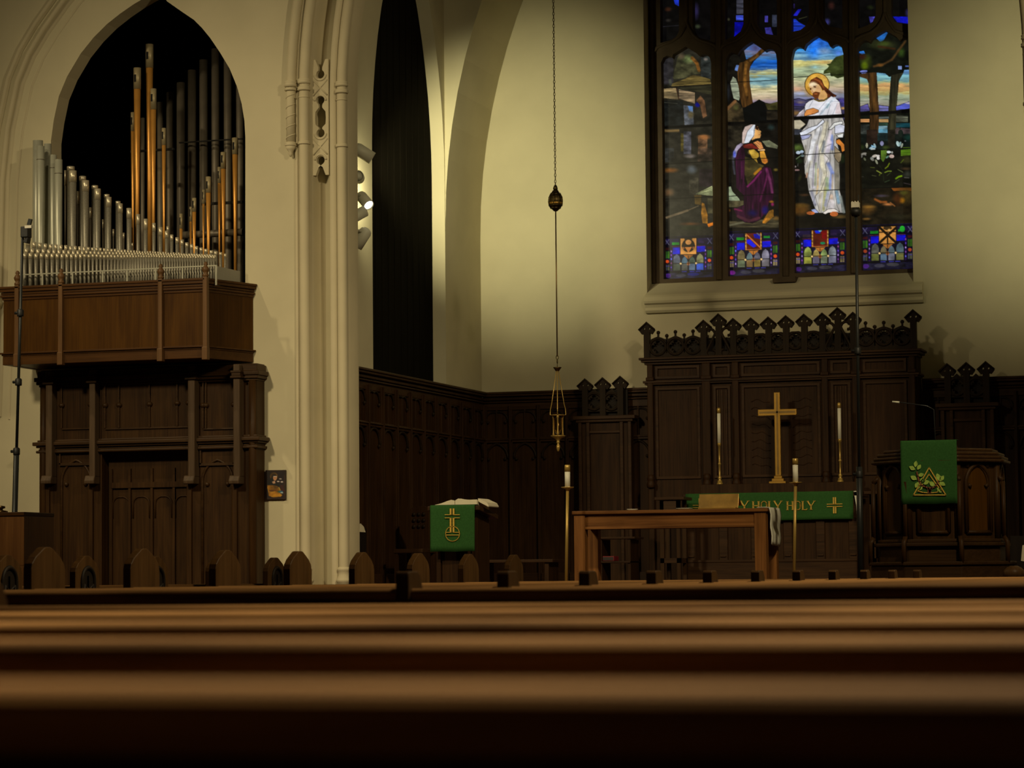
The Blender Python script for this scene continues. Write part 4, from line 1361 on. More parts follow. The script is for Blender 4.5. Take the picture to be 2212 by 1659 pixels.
# desk that carries the fall
fy = PY - Rb * cos(pi / 8) - .03
q0, q1 = W(1946.5, 952, fy).x, W(2067.5, 950, fy).x
fzt, fzb2 = W(2007, 951, fy).z, W(2007, 1089, fy).z
obj('reading_desk', MB().prism([[(fy + .005, pz(992)), (fy + .005, fzt - .012), (fy + .35, fzt - .10), (fy + .35, pz(980)), (fy + .1, pz(980)), (fy + .1, pz(992))]], q0 + .02, q1 - .02, 'x'), 'oakx', pul)
pfl = thing('pulpit_fall', 'green pulpit hanging with a gold triangle and leafy vine', 'hanging', ((q0 + q1) / 2, fy, fzt))
solid(obj('cloth', cloth(q0, q1, fzt - .004, fzb2, fy - .03, .12, wave=.003), 'green', pfl))
YP = fy - .046
C7 = lambda zx, zy: W2(1860 + zx / 4.881, 920 + zy / 4.881, YP)
em = MB()
tri_o = [C7(718, 440), C7(555, 728), C7(895, 728), C7(718, 440)]
stroke(em, tri_o, .0085, YP)
stroke(em, [C7(600, 690), C7(718, 508), C7(850, 692)], .007, YP)
stroke(em, [C7(607, 688), C7(660, 702), C7(725, 706), (C7(780, 702)), C7(822, 692)], .007, YP)
obj('gold_triangle', em, 'gold', pfl)
em = MB()
for pts in ([(725, 700), (715, 660), (680, 640), (640, 632), (615, 590), (600, 530), (590, 485)], [(725, 700), (745, 655), (780, 640), (805, 612), (815, 580)]):
    ps = [C7(*p) for p in pts]
    stroke(em, ps, .012, YP - .001)
stroke(em, [C7(722, 700), C7(722, 655)], .03, YP - .001)
obj('vine_stem', em, 'stem', pfl)
for (x, y, a, L) in ((577, 402, 80, 62), (540, 445, 150, 66), (612, 435, 55, 60), (632, 517, 15, 62), (556, 548, 150, 72), (685, 595, 20, 72), (750, 612, 140, 72), (590, 622, 60, 66), (815, 540, 110, 78), (853, 553, 55, 66), (858, 610, 150, 66), (825, 678, 130, 66), (628, 655, 45, 58), (640, 570, 70, 50)):
    c = Vector(C7(x, y)); a = radians(a); L = L / 4.881 * .0041
    d = Vector((cos(a), sin(a))); nn = Vector((-d.y, d.x))
    prof_ = [(c + d * L * (t - .5) + nn * L * .30 * s * sin(pi * t)) for s, ts in ((1, [i / 8 for i in range(9)]), (-1, [i / 8 for i in range(7, 0, -1)])) for t in ts]
    lf = MB().prism([[(p.x, p.y) for p in prof_]], YP - .006, YP)
    obj('leaf', lf, 'leaf', pfl)
# microphones at the pulpit
a, b2 = W(1943, 869, 22.0), W(2003, 877, 22.0)
mc = thing('microphone', 'thin gooseneck microphone reaching over the pulpit', 'microphone', (b2.x, 22.0, fzt - .1))
obj('gooseneck', MB().tube([(a.x, 22.0, a.z), (b2.x, 22.0, b2.z), (b2.x + .05, 22.02, b2.z - .03), (b2.x + .06, 22.03, fzt - .12)], .0045, 8), 'metalblack', mc)
obj('capsule', MB().tube([(a.x - .06, 22.0, a.z + .006), (a.x, 22.0, a.z)], .008, 8), 'lampgrey', mc)
nw = MB().lathe([(.06, DZ), (.06, DZ + .13), (.085, DZ + .15), (.085, DZ + .19), (.06, DZ + .215), (.03, DZ + .23)], (W(2190, 1230, 21.2).x, 21.2, 0), 14)
tag(obj('stair_newel', nw, 'casepost', loc=(W(2190, 1230, 21.2).x, 21.2, DZ)), 'short turned newel post at the foot of the pulpit', 'newel')
wp = W(2209, 1196, 22.6)
tag(obj('paper', MB().prism([[(wp.x - .015, wp.z - .06), (wp.x + .05, wp.z - .07), (wp.x + .05, wp.z + .08), (wp.x + .0, wp.z + .07)]], 22.6, 22.606), 'page', loc=(wp.x, 22.6, wp.z)), 'pale sheet of paper at the far right beyond the pulpit', 'paper')
st_ = MB().box(wp.x - .1, wp.x + .5, 22.607, 22.63, DZ, wp.z + .15)
tag(obj('music_stand', st_, 'black_oak', loc=(wp.x, 22.62, DZ)), 'dark wooden board beyond the pulpit holding the pale sheet', 'board')


# ------------------------------------------------------------------ microphone stands with cameras
def mic_stand(top, bot, Y, zfloor, label, kind):
    a, b2 = W(top[0], top[1], Y), W(bot[0], bot[1], Y)
    d = (a - b2)
    k = (zfloor - b2.z) / d.z
    base = b2 + d * k
    base.z = zfloor
    t = thing('camera_stand', label, 'stand', base, 'tall black camera stands')
    obj('pole', MB().tube([base + Vector((0, 0, .1)), b2 + d * .30], .024, 10), 'metalblack', t)
    obj('upper_pole', MB().tube([b2 + d * .28, a], .0125, 10), 'metalblack', t)
    for f in (.30, .52, .74) if kind == 'l' else (.28, .62):
        p = b2 + d * f
        obj('collar', MB().lathe([(.026, p.z - .03), (.028, p.z - .02), (.028, p.z + .02), (.02, p.z + .03)], (p.x, p.y, 0), 10), 'grip', t)
        obj('clamp_knob', MB().tube([(p.x - .05, p.y, p.z), (p.x, p.y, p.z)], .012, 8), 'grip', t)
    obj('base', MB().lathe([(.17, zfloor), (.17, zfloor + .02), (.05, zfloor + .04), (.03, zfloor + .12)], (base.x, base.y, 0), 20), 'metalblack', t)
    return t, a


ls, la_ = mic_stand((49, 500), (30, 1180), 19.5, 0, 'tall black stand with a small clamped camera left of the organ loft', 'l')
hd = MB()
c0 = W(57, 503, 19.5)
hd.box(c0.x - .035, c0.x + .03, 19.46, 19.54, c0.z - .04, c0.z + .05)
hd.prism([[(c0.x - .01, c0.z - .05), (c0.x + .03, c0.z - .04), (c0.x + .02, c0.z - .09), (c0.x - .02, c0.z - .08)]], 19.47, 19.53)
cm_ = obj('camera_body', hd, 'grip', ls, bevel=.006)
c1 = W(66, 485, 19.5)
obj('screen', MB().prism([[(c1.x - .02, c1.z - .005), (c1.x + .012, c1.z - .01), (c1.x + .024, c1.z + .04), (c1.x - .004, c1.z + .046)]], 19.47, 19.49), 'metalblack', cm_)
obj('clamp', MB().box(c1.x - .03, c1.x + .03, 19.455, 19.475, c1.z - .035, c1.z - .012), 'white', cm_)
rs, ra_ = mic_stand((1849, 462, ), (1859, 1245), 21.0, DZ, 'tall black stand with a small white camera in front of the window', 'r')
c0 = W(1848, 440, 21.0)
hd = MB().box(c0.x - .032, c0.x + .032, 20.97, 21.03, c0.z - .035, c0.z + .01)
for k in range(3):
    hd.box(c0.x - .03 + .023 * k, c0.x - .018 + .023 * k, 20.98, 21.02, c0.z + .01, c0.z + .02)
cb = obj('camera_body', hd, 'white', rs, bevel=.004)
obj('antenna', MB().box(c0.x + .022, c0.x + .028, 20.99, 21.01, c0.z + .01, c0.z + .07), 'grip', cb)
obj('mount', MB().lathe([(.03, c0.z - .10), (.045, c0.z - .075), (.045, c0.z - .055), (.02, c0.z - .035)], (c0.x, 21.0, 0), 12), 'grip', rs)

# ------------------------------------------------------------------ sanctuary lamp
LY = 25.0
sx, sz = W(1200, 430, LY).x, W(1200, 430, LY).z
sl_ = thing('sanctuary_lamp', 'brass sanctuary lamp hanging on a long chain with an egg-shaped counterweight', 'hanging lamp', (sx, LY, W(1203, 975, LY).z))
zy = lambda y: W(1201, y, LY).z
chn = MB()
z = zy(402); i = 0
while z < 11.28:
    pts = [(.0085 * cos(t), .019 * sin(t)) for t in [2 * pi * k / 8 for k in range(8)]]
    chn.tube([(sx + (p[0] if i % 2 else 0), LY + (0 if i % 2 else p[0]), z + .017 + p[1]) for p in pts], .0034, 4, closed=True)
    z += .031; i += 1
obj('chain', chn, 'iron', sl_)
cw = MB()
za, zb_ = zy(413), zy(457)
cw.lathe([(.001, zb_), (.018, zb_ + .004), (.045, zb_ + .03), (.066, zb_ + .07), (.07, (za + zb_) / 2), (.064, za - .06), (.045, za - .02), (.03, za), (.03, za + .006), (.001, za + .006)], (sx, LY, 0), 16)
for zz_, r in (((za + zb_) / 2, .073), ((za + zb_) / 2 + .04, .07), ((za + zb_) / 2 - .04, .07), (za - .03, .054), (zb_ + .035, .052)):
    cw.lathe([(r * .93, zz_ - .008), (r, zz_ - .004), (r, zz_ + .004), (r * .93, zz_ + .008)], (sx, LY, 0), 16)
for k in range(8):
    a = 2 * pi * k / 8
    cw.tube([(sx + r * cos(a), LY + r * sin(a), z_) for r, z_ in ((.046, zb_ + .03), (.067, zb_ + .07), (.072, (za + zb_) / 2), (.066, za - .06), (.047, za - .02))], .006, 5)
cw.lathe([(.001, za + .006), (.02, za + .008), (.024, za + .03), (.014, za + .055), (.004, za + .065)], (sx, LY, 0), 12)
cwo = obj('counterweight', cw, 'iron', sl_)
obj('gilt_band', MB().lathe([(.0715, (za + zb_) / 2 - .03), (.0722, (za + zb_) / 2 - .028), (.0722, (za + zb_) / 2 - .012), (.0715, (za + zb_) / 2 - .01)], (sx, LY, 0), 16), 'satin', cwo)
obj('cord', MB().tube([(sx, LY, zb_), (sx, LY, zy(770))], .0065, 8), 'bronze', sl_)
hk = MB()
for k, yy in enumerate((772, 781)):
    hk.tube([(sx + (.012 * cos(t) if k % 2 == 0 else 0), LY + (0 if k % 2 == 0 else .012 * cos(t)), zy(yy) + .02 * sin(t)) for t in [2 * pi * j / 10 for j in range(10)]], .004, 5, closed=True)
hk.tube([(sx, LY, zy(783)), (sx, LY, zy(795))], .004, 6)
obj('hook', hk, 'iron', sl_)
zc_ = zy(794)
obj('smoke_cap', MB().lathe([(.005, zc_ - .04), (.02, zc_ - .032), (.03, zc_ - .015), (.042, zc_), (.040, zc_ + .003), (.001, zc_ + .002)], (sx, LY, 0), 16), 'bronze', sl_)
lz = lambda y: W(1204, y, LY).z
zr = lz(897)
for k in range(3):
    a = -pi / 2 + 2 * pi * k / 3 + .25
    e = Vector((sx + .066 * cos(a), LY + .066 * sin(a), zr))
    c = MB().tube([(sx + .012 * cos(a), LY + .012 * sin(a), zc_ - .03), (sx + .07 * cos(a), LY + .07 * sin(a), lz(872)), (sx + .085 * cos(a), LY + .085 * sin(a), lz(884)), (sx + .09 * cos(a), LY + .09 * sin(a), lz(895)), e], .0045, 6)
    obj('suspension_chain', c, 'pole', sl_)
    obj('column', MB().lathe([(.006, lz(940)), (.012, lz(938)), (.007, lz(934)), (.007, zr - .03), (.012, zr - .02), (.012, zr - .005), (.006, zr)], (sx + .052 * cos(a), LY + .052 * sin(a), 0), 8), 'pole', sl_)
obj('upper_ring', MB().lathe([(.054, zr - .004), (.07, zr - .002), (.07, zr + .004), (.054, zr + .004), (.054, zr - .004)], (sx, LY, 0), 20), 'pole', sl_)
obj('glass_cup', MB().lathe([(.02, lz(938)), (.036, lz(930)), (.04, lz(905)), (.042, lz(899)), (.039, lz(899)), (.037, lz(905)), (.033, lz(928)), (.001, lz(936))], (sx, LY, 0), 18), 'glass', sl_)
obj('flame', MB().lathe([(.004, lz(922)), (.007, lz(918)), (.004, lz(911)), (.001, lz(907))], (sx, LY, 0), 8), 'flame', sl_)
z9 = lz(942)
obj('bowl', MB().lathe([(.07, z9 + .006), (.074, z9 + .002), (.07, z9 - .004), (.045, z9 - .02), (.02, z9 - .035), (.012, z9 - .05), (.02, z9 - .06), (.011, z9 - .07), (.011, z9 - .085), (.018, z9 - .09), (.018, z9 - .115), (.012, z9 - .14), (.006, z9 - .15), (.001, z9 - .152)], (sx, LY, 0), 18), 'pole', sl_)

# ------------------------------------------------------------------ spotlights behind the pier
SPOTS = []


def spotlight(px, py, Y, aim, r, L, label, lit):
    c = W(px, py, Y)
    d = Vector(aim).normalized()
    q = d.to_track_quat('Z', 'Y').to_matrix()
    t = thing('spotlight', label, 'spotlight', c, 'spotlights behind the left pier')
    obj('housing', MB().lathe([(.001, -L * .56), (r * .5, -L * .53), (r * .85, -L * .45), (r, -L * .32), (r, L * .5), (r * .9, L * .5), (r * .88, L * .42)], c, 18, R=q), 'lampgrey', t)
    obj('lens', MB().lathe([(r * .88, L * .43), (.001, L * .44)], c, 18, R=q), 'lens' if lit else 'lampgrey', t)
    back = c - d * L * .3
    st_ = MB().tube([back, Vector((c.x - .03, (c.y + WY + .37) / 2, back.z + .02)), Vector((c.x - .04, WY + .362, back.z))], .012, 8)
    obj('bracket', st_, 'lampgrey', t)
    SPOTS.append((c + d * L * .7, d))


spotlight(785, 330, 23.80, (.75, .3, -.52), .062, .20, 'uppermost grey spotlight behind the pier, tilted down to the right', False)
spotlight(774, 383, 23.80, (.15, -.5, .0), .058, .16, 'grey spotlight second from the top, seen end-on beside the pier', False)
spotlight(787, 432, 23.80, (.62, -.40, -.62), .054, .19, 'lit grey spotlight in the middle of the column with its bright lens showing', True)
spotlight(772, 465, 23.66, (.6, .5, .45), .055, .18, 'grey spotlight fourth from the top, mostly hidden by the pier', False)
spotlight(781, 514, 23.80, (-.5, -.15, -.8), .062, .20, 'lowest spotlight behind the pier, pointing down with its rounded back lit', False)

# ------------------------------------------------------------------ smaller furniture
ch_ = thing('carved_chair', 'dark high-backed carved chair behind the lectern', 'chair', (W(890, 1200, 24.5).x, 24.5, DZ))
x0, x1 = W(862, 1150, 24.5).x, W(921, 1150, 24.5).x
zt_ = W(890, 1092, 24.5).z
obj('backrest', MB().prism([[(x0, DZ + .45), (x1, DZ + .45), (x1, zt_ - .08)] + [((x0 + x1) / 2 + (x1 - x0) / 2 * cos(a), zt_ - .08 + .08 * sin(a)) for a in [pi * i / 10 for i in range(1, 10)]] + [(x0, zt_ - .08)]], 24.72, 24.76), 'oak', ch_)
cv = MB()
for k in range(9):
    cv.ball((x0 + .06 + .05 * (k % 3) + .02, 24.715, zt_ - .08 - .06 * (k // 3)), .02, 6)
obj('carving', cv, 'carve', ch_)
obj('seat', MB().box(x0 - .01, x1 + .01, 24.35, 24.76, DZ + .42, DZ + .46), 'oakx', ch_, bevel=.006)
for x in (x0, x1 - .035):
    for y in (24.36, 24.72):
        obj('leg', MB().box(x, x + .035, y, y + .035, DZ, DZ + .42), 'oak', ch_)
bn = thing('choir_bench', 'low dark bench behind the right end of the pew row, left of the table', 'bench', (W(1080, 1230, 25).x, 25, DZ))
x0, x1 = W(1030, 1210, 25).x, W(1200, 1210, 25).x
zb_ = W(1100, 1209, 25).z
obj('seat', MB().box(x0, x1, 24.9, 25.3, zb_ - .03, zb_), 'oakx', bn, bevel=.005)
for x in (x0 + .05, x1 - .09):
    obj('leg', MB().box(x, x + .04, 24.93, 25.27, DZ, zb_ - .03), 'oak', bn)
pd_ = thing('prayer_desk', 'dark prayer desk with open shelves seen through the communion table legs', 'desk', (W(1325, 1230, 26).x, 26, DZ))
x0, x1 = W(1294, 1200, 26).x, W(1362, 1200, 26).x
for nm, yy, d in (('desk_top', 1160, .05), ('shelf', 1212, .0)):
    z_ = W(1325, yy, 26).z
    obj(nm, MB().box(x0 - d, x1 + d, 25.98, 26.35, z_ - .02, z_), 'oakx', pd_, bevel=.004)
for x in (x0, x1 - .03):
    obj('side', MB().box(x, x + .03, 26.0, 26.33, DZ + .1, W(1325, 1161, 26).z - .02), 'oak', pd_)
rz = W(1325, 1212, 26).z
b0, b1 = W(1303, 1200, 26.05).x, W(1328, 1200, 26.05).x
rb = thing('red_book', 'red book lying on the shelf of the dark prayer desk', 'book', ((b0 + b1) / 2, 26.1, rz))
obj('cover', MB().box(b0, b1, 26.02, 26.2, rz + .001, rz + .05), 'red', rb, bevel=.004)
obj('pages', MB().box(b0 + .006, b1 - .006, 26.015, 26.05, rz + .008, rz + .042), 'leather', rb)
for xa, xb, lab in ((1418, 1474, 'dark open-framed side table left of the altar'), (1872, 1896, 'dark narrow side table between the altar and the pulpit')):
    Y = 26.4
    x0, x1 = W(xa, 1150, Y).x, W(xb, 1150, Y).x
    z_ = W(xa, 1074 if xa < 1500 else 1061, Y).z
    t = thing('side_table', lab, 'side table', ((x0 + x1) / 2, Y, DZ), 'side tables by the altar')
    obj('top', MB().box(x0 - .02, x1 + .02, Y, Y + .36, z_ - .03, z_), 'oakx', t, bevel=.005)
    for x in (x0 + .03, x1 - .07):
        for y in (Y + .03, Y + .29):
            obj('leg', MB().box(x, x + .04, y, y + .04, DZ + .1, z_ - .03), 'screen', t)
    zs_ = W(xa, 1206, Y).z
    obj('shelf', MB().box(x0 + .03, x1 - .03, Y + .03, Y + .33, zs_ - .05, zs_), 'oakx', t)
    obj('apron', MB().box(x0 + .03, x1 - .03, Y + .03, Y + .05, z_ - .13, z_ - .03), 'screenx', t)
Y = 18.6
cb_ = thing('cabinet', 'orange oak cabinet at the left edge of the picture behind the pews', 'cabinet', (W(20, 1250, Y).x, Y, 0))
x1 = W(52, 1150, Y).x; x0 = x1 - .75
zt_, zb_ = W(40, 1106, Y).z, W(40, 1222, Y).z
obj('body', MB().box(x0, x1, Y, Y + .5, zb_, zt_ - .03), 'box', cb_, bevel=.005)
obj('top', MB().box(x0 - .02, x1 + .005, Y - .01, Y + .5, zt_ - .03, zt_), 'casex', cb_, bevel=.005)
for x in (x0, x1 - .06):
    for y in (Y, Y + .44):
        obj('leg', MB().box(x, x + .06, y, y + .06, 0, zb_), 'box', cb_)
k_ = W(3, 1098, Y + .1)
tag(obj('desk_lamp', MB().lathe([(.05, zt_), (.05, zt_ + .012), (.012, zt_ + .02), (.012, zt_ + .03), (.03, zt_ + .035), (.03, zt_ + .05), (.001, zt_ + .055)], (k_.x, Y + .1, 0), 14), 'bronze', loc=(k_.x, Y + .1, zt_)), 'small dark knob-shaped fitting on top of the orange cabinet', 'fitting')
pp = WX(783, 1142, SX + .12)
pq = W(783, 1142, 24.0)
nb = thing('notice_holder', 'small pale paper card beside the foot of the pier', 'paper card', (pq.x, 24.0, DZ))
obj('card', MB().prism([[(pq.x - .035, pq.z - .03), (pq.x + .03, pq.z - .035), (pq.x + .012, pq.z + .02), (pq.x - .02, pq.z + .05), (pq.x - .035, pq.z + .04)]], 24.0, 24.005), 'page', nb)
obj('stand', MB().box(pq.x - .03, pq.x + .03, 24.006, 24.03, DZ, pq.z - .0), 'black_oak', nb)
# ------------------------------------------------------------------ pews


def end_profile(y):
    return [(y - .02, 0), (y - .02, .982), (y - .012, 1.004), (y + .018, 1.030), (y + .088, 1.065), (y + .105, 1.070), (y + .143, 1.070), (y + .16, 1.065), (y + .23, 1.030),
            (y + .26, 1.004), (y + .27, .98), (y + .272, .86), (y + .29, .75), (y + .34, .67), (y + .44, .62), (y + .52, .60), (y + .54, .56), (y + .53, 0)]


def make_pew(x0, x1, y, ztop, label, group, div=None, carved=None, ends=(True, True)):
    root = thing('pew', label, 'pew', ((x0 + x1) / 2, y, 0), group)
    # bull-nosed top rail
    nose = [(y + .045, ztop), (y + .012, ztop)] + [(y + .012 + .0175 * cos(a), ztop - .0175 + .0175 * sin(a)) for a in [radians(90 + 180 * i / 10) for i in range(1, 11)]] + [(y + .045, ztop - .035)]
    e0, e1 = x0 + .036, x1 - .036
    segs = [(e0, e1)] if div is None else [(e0, div - .019), (div + .019, e1)]
    r = MB()
    for a, b2 in segs:
        r.prism([nose], a, b2, 'x', smooth=False)
    obj('top_rail', r, 'pew', root, bevel=.003)
    bk = MB().prism([[(y + .018, ztop - .034), (y + .042, ztop - .034), (y + .10, .40), (y + .076, .40)]], e0, e1, 'x')
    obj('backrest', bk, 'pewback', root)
    obj('seat', MB().prism([[(y + .09, .42), (y + .09, .455), (y + .48, .475), (y + .50, .46), (y + .49, .44)]], e0, e1, 'x'), 'pew', root)
    br = MB().prism([[(y - .065, .60), (y - .055, .60), (y - .05, .70), (y + .03, .70), (y + .03, .60)]], e0 + .1, e1 - .1, 'x')
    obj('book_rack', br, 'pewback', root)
    for on, xa, xb in ((ends[0], x0, x0 + .036), (ends[1], x1 - .036, x1)):
        if not on:
            continue
        pe = obj('pew_end', MB().prism([end_profile(y)], xa, xb, 'x'), 'pewz', root, bevel=.009, seg=3)
        if carved == (xa == x0):
            xf = xb if xa == x0 else xb
            cv = MB()
            g = [(y + .125 + (p[0]), p[1]) for p in gothic(-.075, .075, .70, .93, .075, 7)]
            cv.tube([(xf + .002, p[0], p[1]) for p in g], .012, 6)
            cv.add([(xf + .0015, p[0], p[1]) for p in g], [tuple(range(len(g)))])
            cv.box(xf, xf + .012, y + .118, y + .132, .72, .96)
            for s in (-1, 1):
                cv.tube([(xf + .005, y + .125, .88), (xf + .006, y + .125 + s * .05, .91), (xf + .005, y + .125 + s * .055, .86), (xf + .005, y + .125, .83)], .009, 5)
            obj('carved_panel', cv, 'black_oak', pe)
    if div is not None:
        dv = [(y - .022, .50), (y - .022, ztop + .038), (y - .017, ztop + .044), (y - .008, ztop + .047), (y + .055, ztop + .047), (y + .070, ztop + .043), (y + .085, ztop + .026),
              (y + .105, ztop - .02), (y + .13, ztop - .10), (y + .20, ztop - .20), (y + .36, ztop - .24), (y + .40, ztop - .27), (y + .40, .47), (y + .08, .44)]
        obj('divider', MB().prism([dv], div - .0185, div + .0185, 'x'), 'pewz', root, bevel=.006)
    return root


Y0, PS = 6.82, .90
LETT = ['nearest', 'second', 'third', 'fourth', 'fifth', 'sixth', 'seventh', 'eighth', 'ninth', 'tenth', 'farthest']
proto = None
for n in range(11):
    lab = ['oak pew at the front edge of the sharp pews, its armrest nearest the viewer', ][0] if n == 0 else \
        ('oak pew with a low armrest, %s in the receding row of eleven armrests' % LETT[n] if n < 10 else 'oak pew with the farthest and smallest of the eleven armrests')
    if n == 0:
        proto = make_pew(-5.0, .9, Y0, ZC - .031, lab, 'pews in the front block', div=-2.46 + .019)
    else:
        dup(proto, (POS[proto.name].x, Y0 + PS * n, 0), lab)
lproto = None
for n in range(6, 11):
    lab = 'oak pew across the aisle with a carved arched end, %s from the left' % ORD[n - 6]
    if n == 10:
        lab = 'oak pew across the aisle nearest the chancel, its end half hidden behind another pew end'
    if n == 9:
        lab = 'oak pew across the aisle whose end is hidden behind the third plain pew end'
    if lproto is None:
        lproto = make_pew(-11.9, -6.58, Y0 + PS * n, ZC - .031, lab, 'pews across the aisle', carved=False)
    else:
        dup(lproto, (POS[lproto.name].x, Y0 + PS * n, 0), lab)
rl_ = ['dark blurred pew rail nearest the viewer along the bottom of the picture', 'blurred pew rail second from the bottom', 'blurred pew rail third from the bottom, a thin brown band', 'blurred pew rail fourth from the bottom, a narrow band', 'slightly blurred pew rail just below the sharp pews, its rounded end at the left edge']
rproto = None
for k in range(5):
    y = 1.16 + .88 * k
    if rproto is None:
        rproto = make_pew(-5.0, 1.9, y, ZC - .0495, rl_[k], 'pews in the rear block', div=-2.565)
    else:
        dup(rproto, (POS[rproto.name].x, y, 0), rl_[k])
# ------------------------------------------------------------------ painted and stained glass
RNG = np.random.default_rng(5)


def vnoise(h, w, cy, cx):
    """smooth value noise, cells cy x cx pixels"""
    gy, gx = int(h / cy) + 3, int(w / cx) + 3
    g = RNG.random((gy, gx))
    y = np.arange(h) / cy; x = np.arange(w) / cx
    iy, ix = y.astype(int), x.astype(int)
    fy, fx = y - iy, x - ix
    fy = fy * fy * (3 - 2 * fy); fx = fx * fx * (3 - 2 * fx)
    a = g[iy][:, ix]; b2 = g[iy][:, ix + 1]; c = g[iy + 1][:, ix]; d = g[iy + 1][:, ix + 1]
    return (a * (1 - fx) + b2 * fx) * (1 - fy)[:, None] + (c * (1 - fx) + d * fx) * fy[:, None]


def fbm(h, w, cy, cx, oct=4):
    s = np.zeros((h, w)); t = 0
    for o in range(oct):
        k = .55 ** o
        s += k * vnoise(h, w, max(1.2, cy / 2 ** o), max(1.2, cx / 2 ** o)); t += k
    return s / t


class Paint:
    def __init__(s, x0, y0, x1, y1, base, S=2):
        s.x0, s.y0, s.S = x0, y0, S
        s.w, s.h = int((x1 - x0) * S), int((y1 - y0) * S)
        s.c = np.zeros((s.h, s.w, 3)) + np.array(base, float)
        s.X, s.Y = np.meshgrid((np.arange(s.w) + .5) / S + x0, (np.arange(s.h) + .5) / S + y0)
        s.n = fbm(s.h, s.w, 9 * S, 14 * S, 5) - .5
        s.st = fbm(s.h, s.w, 3.2 * S, 22 * S, 5) - .5
        s.vt = fbm(s.h, s.w, 30 * S, 4 * S, 4) - .5
        s.c *= (1 + 1.3 * s.n[..., None])
        s.f = (0, 0, 1)

    def fr(s, ox, oy, k):
        s.f = (ox, oy, k)
        return s

    def tp(s, pts):
        return [(s.f[0] + x / s.f[2], s.f[1] + y / s.f[2]) for x, y in pts]

    def win(s, xs, ys, m):
        a = max(0, int((min(ys) - m - s.y0) * s.S)); b2 = min(s.h, int((max(ys) + m - s.y0) * s.S) + 1)
        c = max(0, int((min(xs) - m - s.x0) * s.S)); d = min(s.w, int((max(xs) + m - s.x0) * s.S) + 1)
        return slice(a, max(a, b2)), slice(c, max(c, d))

    def mask(s, P, sl):
        X, Y = s.X[sl], s.Y[sl]
        m = np.zeros(X.shape, bool)
        for (xa, ya), (xb, yb) in zip(P, P[1:] + P[:1]):
            if ya == yb:
                continue
            m ^= ((ya > Y) != (yb > Y)) & (X < (xb - xa) * (Y - ya) / (yb - ya) + xa)
        return m

    def put(s, sl, m, col, n, a=1.0, kind='n'):
        nz = {'n': s.n, 's': s.st, 'v': s.vt}[kind][sl]
        col = np.asarray(col, float)
        cc = col * (1 + n * 2.4 * nz[..., None])
        m = (m * a)[..., None]
        s.c[sl] = s.c[sl] * (1 - m) + cc * m

    def poly(s, pts, col, n=.35, a=1.0, lead=0, kind='n'):
        P = s.tp(pts)
        sl = s.win([p[0] for p in P], [p[1] for p in P], 1)
        s.put(sl, s.mask(P, sl).astype(float), col, n, a, kind)
        if lead:
            s.line(pts + pts[:1], lead, (14, 12, 10), n=0)
        return s

    def rect(s, x0, y0, x1, y1, col, **k):
        return s.poly([(x0, y0), (x1, y0), (x1, y1), (x0, y1)], col, **k)

    def line(s, pts, w, col, n=.3, a=1.0, soft=.5):
        P = s.tp(pts); w = w / s.f[2] / 2
        for (xa, ya), (xb, yb) in zip(P[:-1], P[1:]):
            sl = s.win((xa, xb), (ya, yb), w + 1)
            X, Y = s.X[sl], s.Y[sl]
            dx, dy = xb - xa, yb - ya
            L = dx * dx + dy * dy + 1e-9
            t = np.clip(((X - xa) * dx + (Y - ya) * dy) / L, 0, 1)
            d = np.hypot(X - xa - t * dx, Y - ya - t * dy)
            s.put(sl, np.clip((w - d) / soft + .5, 0, 1), col, n, a)
        return s

    def ell(s, cx, cy, rx, ry, col, n=.3, a=1.0, soft=0.0, rot=0):
        (cx, cy), = s.tp([(cx, cy)]); rx /= s.f[2]; ry /= s.f[2]
        R = max(rx, ry) * (1 + soft)
        sl = s.win((cx - R, cx + R), (cy - R, cy + R), 1)
        X, Y = s.X[sl] - cx, s.Y[sl] - cy
        if rot:
            c, q = cos(radians(rot)), sin(radians(rot))
            X, Y = X * c + Y * q, -X * q + Y * c
        d = np.hypot(X / rx, Y / ry)
        m = np.clip((1 + soft - d) / (2 * soft), 0, 1) if soft else (d < 1).astype(float)
        s.put(sl, m, col, n, a)
        return s

    def grad(s, pts, stops, n=.45, tint=None):
        """sky: bands of streaky glass; stops are (y, colour) in the current frame"""
        P = s.tp(pts)
        sl = s.win([p[0] for p in P], [p[1] for p in P], 1)
        m = s.mask(P, sl)[..., None].astype(float)
        ys = [s.f[1] + y / s.f[2] for y, _ in stops]
        Y = s.Y[sl] + s.st[sl] * 16 + s.n[sl] * 8
        col = np.stack([np.interp(Y, ys, [c[i] for _, c in stops]) for i in range(3)], -1)
        col = col * (1 + n * 1.6 * s.st[sl][..., None])
        s.c[sl] = s.c[sl] * (1 - m) + col * m
        return s

    def mesh(s, name, mat, parent, Yp, step=1.0):
        S = s.S
        h, w = s.h // S, s.w // S
        c = s.c[:h * S, :w * S].reshape(h, S, w, S, 3).mean((1, 3))
        c = np.clip(c, 0, 255) / 255
        lin = np.where(c <= .04045, c / 12.92, ((c + .055) / 1.055) ** 2.4)
        vs = []
        for j in range(h):
            for i in range(w):
                vs.append(tuple(W(s.x0 + i + .5, s.y0 + j + .5, Yp)))
        fs = [(j * w + i, j * w + i + 1, (j + 1) * w + i + 1, (j + 1) * w + i) for j in range(h - 1) for i in range(w - 1)]
        me = bpy.data.meshes.new(name)
        loc = POS[parent.name]
        me.from_pydata([(v[0] - loc.x, v[1] - loc.y, v[2] - loc.z) for v in vs], [], fs)
        at = me.color_attributes.new('glass_colour', 'FLOAT_COLOR', 'POINT')
        rgba = np.ones((h * w, 4), np.float32); rgba[:, :3] = lin.reshape(-1, 3)
        at.data.foreach_set('color', rgba.ravel())
        me.materials.append(mat)
        o = bpy.data.objects.new(name, me); COL.objects.link(o)
        fix(o, loc, parent)
        return o


